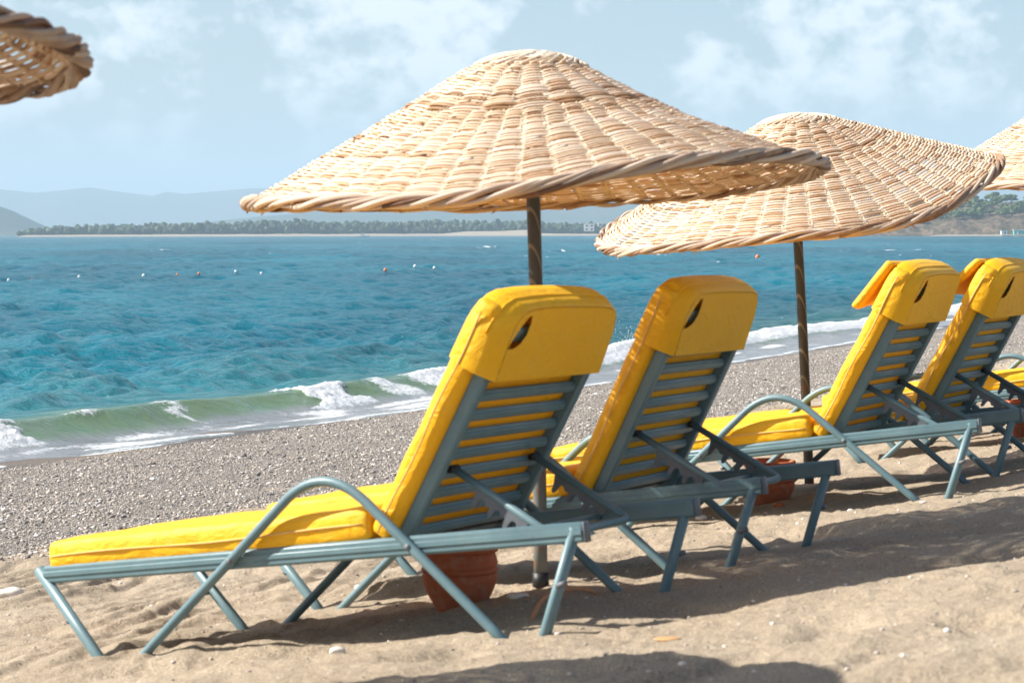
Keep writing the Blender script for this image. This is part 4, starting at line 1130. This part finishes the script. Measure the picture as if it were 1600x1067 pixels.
w = bpy.data.worlds.new('World'); SC.world = w; w.use_nodes = True
nt = w.node_tree; nt.nodes.clear()
def wn(ty, **kw):
    nd = nt.nodes.new(ty)
    for k, v in kw.items(): setattr(nd, k, v)
    return nd
sky = wn('ShaderNodeTexSky', sky_type='NISHITA'); sky.sun_disc = False
sky.sun_elevation = EL; sky.sun_rotation = math.atan2(-d.x, -d.y); sky.altitude = 0; sky.air_density = 1.0; sky.dust_density = 2.0; sky.ozone_density = 1.0
tc = wn('ShaderNodeTexCoord'); sp = wn('ShaderNodeSeparateXYZ'); nt.links.new(tc.outputs['Generated'], sp.inputs[0])
def wm(op, a, b=None, clamp=False):
    m_ = wn('ShaderNodeMath', operation=op); m_.use_clamp = clamp
    for i_, v_ in ((0, a), (1, b)):
        if v_ is None: continue
        if isinstance(v_, (int, float)): m_.inputs[i_].default_value = v_
        else: nt.links.new(v_, m_.inputs[i_])
    return m_.outputs[0]
azm = wm('ARCTAN2', sp.outputs[0], sp.outputs[1]); el = wm('ARCSINE', sp.outputs[2])
cv = wn('ShaderNodeCombineXYZ'); nt.links.new(wm('MULTIPLY', azm, 1.0), cv.inputs[0]); nt.links.new(wm('MULTIPLY', el, 1.25), cv.inputs[1]); cv.inputs[2].default_value = 3.1
def wnoise(scale, detail, rough, dist=0.0):
    n_ = wn('ShaderNodeTexNoise'); nt.links.new(cv.outputs[0], n_.inputs['Vector']); n_.inputs['Scale'].default_value = scale
    n_.inputs['Detail'].default_value = detail; n_.inputs['Roughness'].default_value = rough; n_.inputs['Distortion'].default_value = dist; return n_.outputs['Fac']
n1 = wm('ADD', wm('MULTIPLY', wnoise(30, 9, 0.55, 0.1), 0.72), wm('MULTIPLY', wnoise(75, 7, 0.55, 0.1), 0.28)); n2 = wnoise(10, 3, 0.5)
cl = wm('ADD', n1, wm('MULTIPLY', wm('SUBTRACT', n2, 0.5), 0.5))
rp_ = wn('ShaderNodeValToRGB'); nt.links.new(cl, rp_.inputs[0]); rp_.color_ramp.elements[0].position = 0.475; rp_.color_ramp.elements[0].color = (0, 0, 0, 1); rp_.color_ramp.elements[1].position = 0.60; rp_.color_ramp.elements[1].color = (1, 1, 1, 1)
low = wm('MULTIPLY', wm('SUBTRACT', el, 0.022), 22, True)
hi_ = wm('SUBTRACT', 1.0, wm('MULTIPLY', wm('SUBTRACT', el, 0.22), 4.0, True))
fac = wm('MULTIPLY', wm('MULTIPLY', wm('MULTIPLY', rp_.outputs[0], low), hi_), 0.58)
mx = wn('ShaderNodeMix', data_type='RGBA'); nt.links.new(fac, mx.inputs[0]); nt.links.new(sky.outputs[0], mx.inputs[6]); mx.inputs[7].default_value = (9.6, 9.4, 9.6, 1)
bg = wn('ShaderNodeBackground'); nt.links.new(mx.outputs[2], bg.inputs[0]); bg.inputs[1].default_value = 0.072
wo = wn('ShaderNodeOutputWorld'); nt.links.new(bg.outputs[0], wo.inputs[0])

cd = bpy.data.cameras.new('camera'); co = bpy.data.objects.new('camera', cd); COL.objects.link(co)
cd.sensor_width = 36; cd.lens = 36 * 3482.93 / 1600; cd.clip_start = 0.1; cd.clip_end = 40000
th = math.atan(168.5 / 3482.93)
co.matrix_world = Matrix.Translation((0, 0, 1.3512)) @ Matrix.Rotation(PI / 2 - th, 4, 'X') @ Matrix.Rotation(-0.0021, 4, 'Z')
cd.dof.use_dof = True; cd.dof.focus_distance = 20.0; cd.dof.aperture_fstop = 9.0
SC.camera = co
SC.view_settings.view_transform = 'Standard'; SC.view_settings.look = 'None'; SC.view_settings.exposure = 1.1; SC.view_settings.gamma = 1
SC.cycles.volume_bounces = 0; SC.cycles.max_bounces = 8
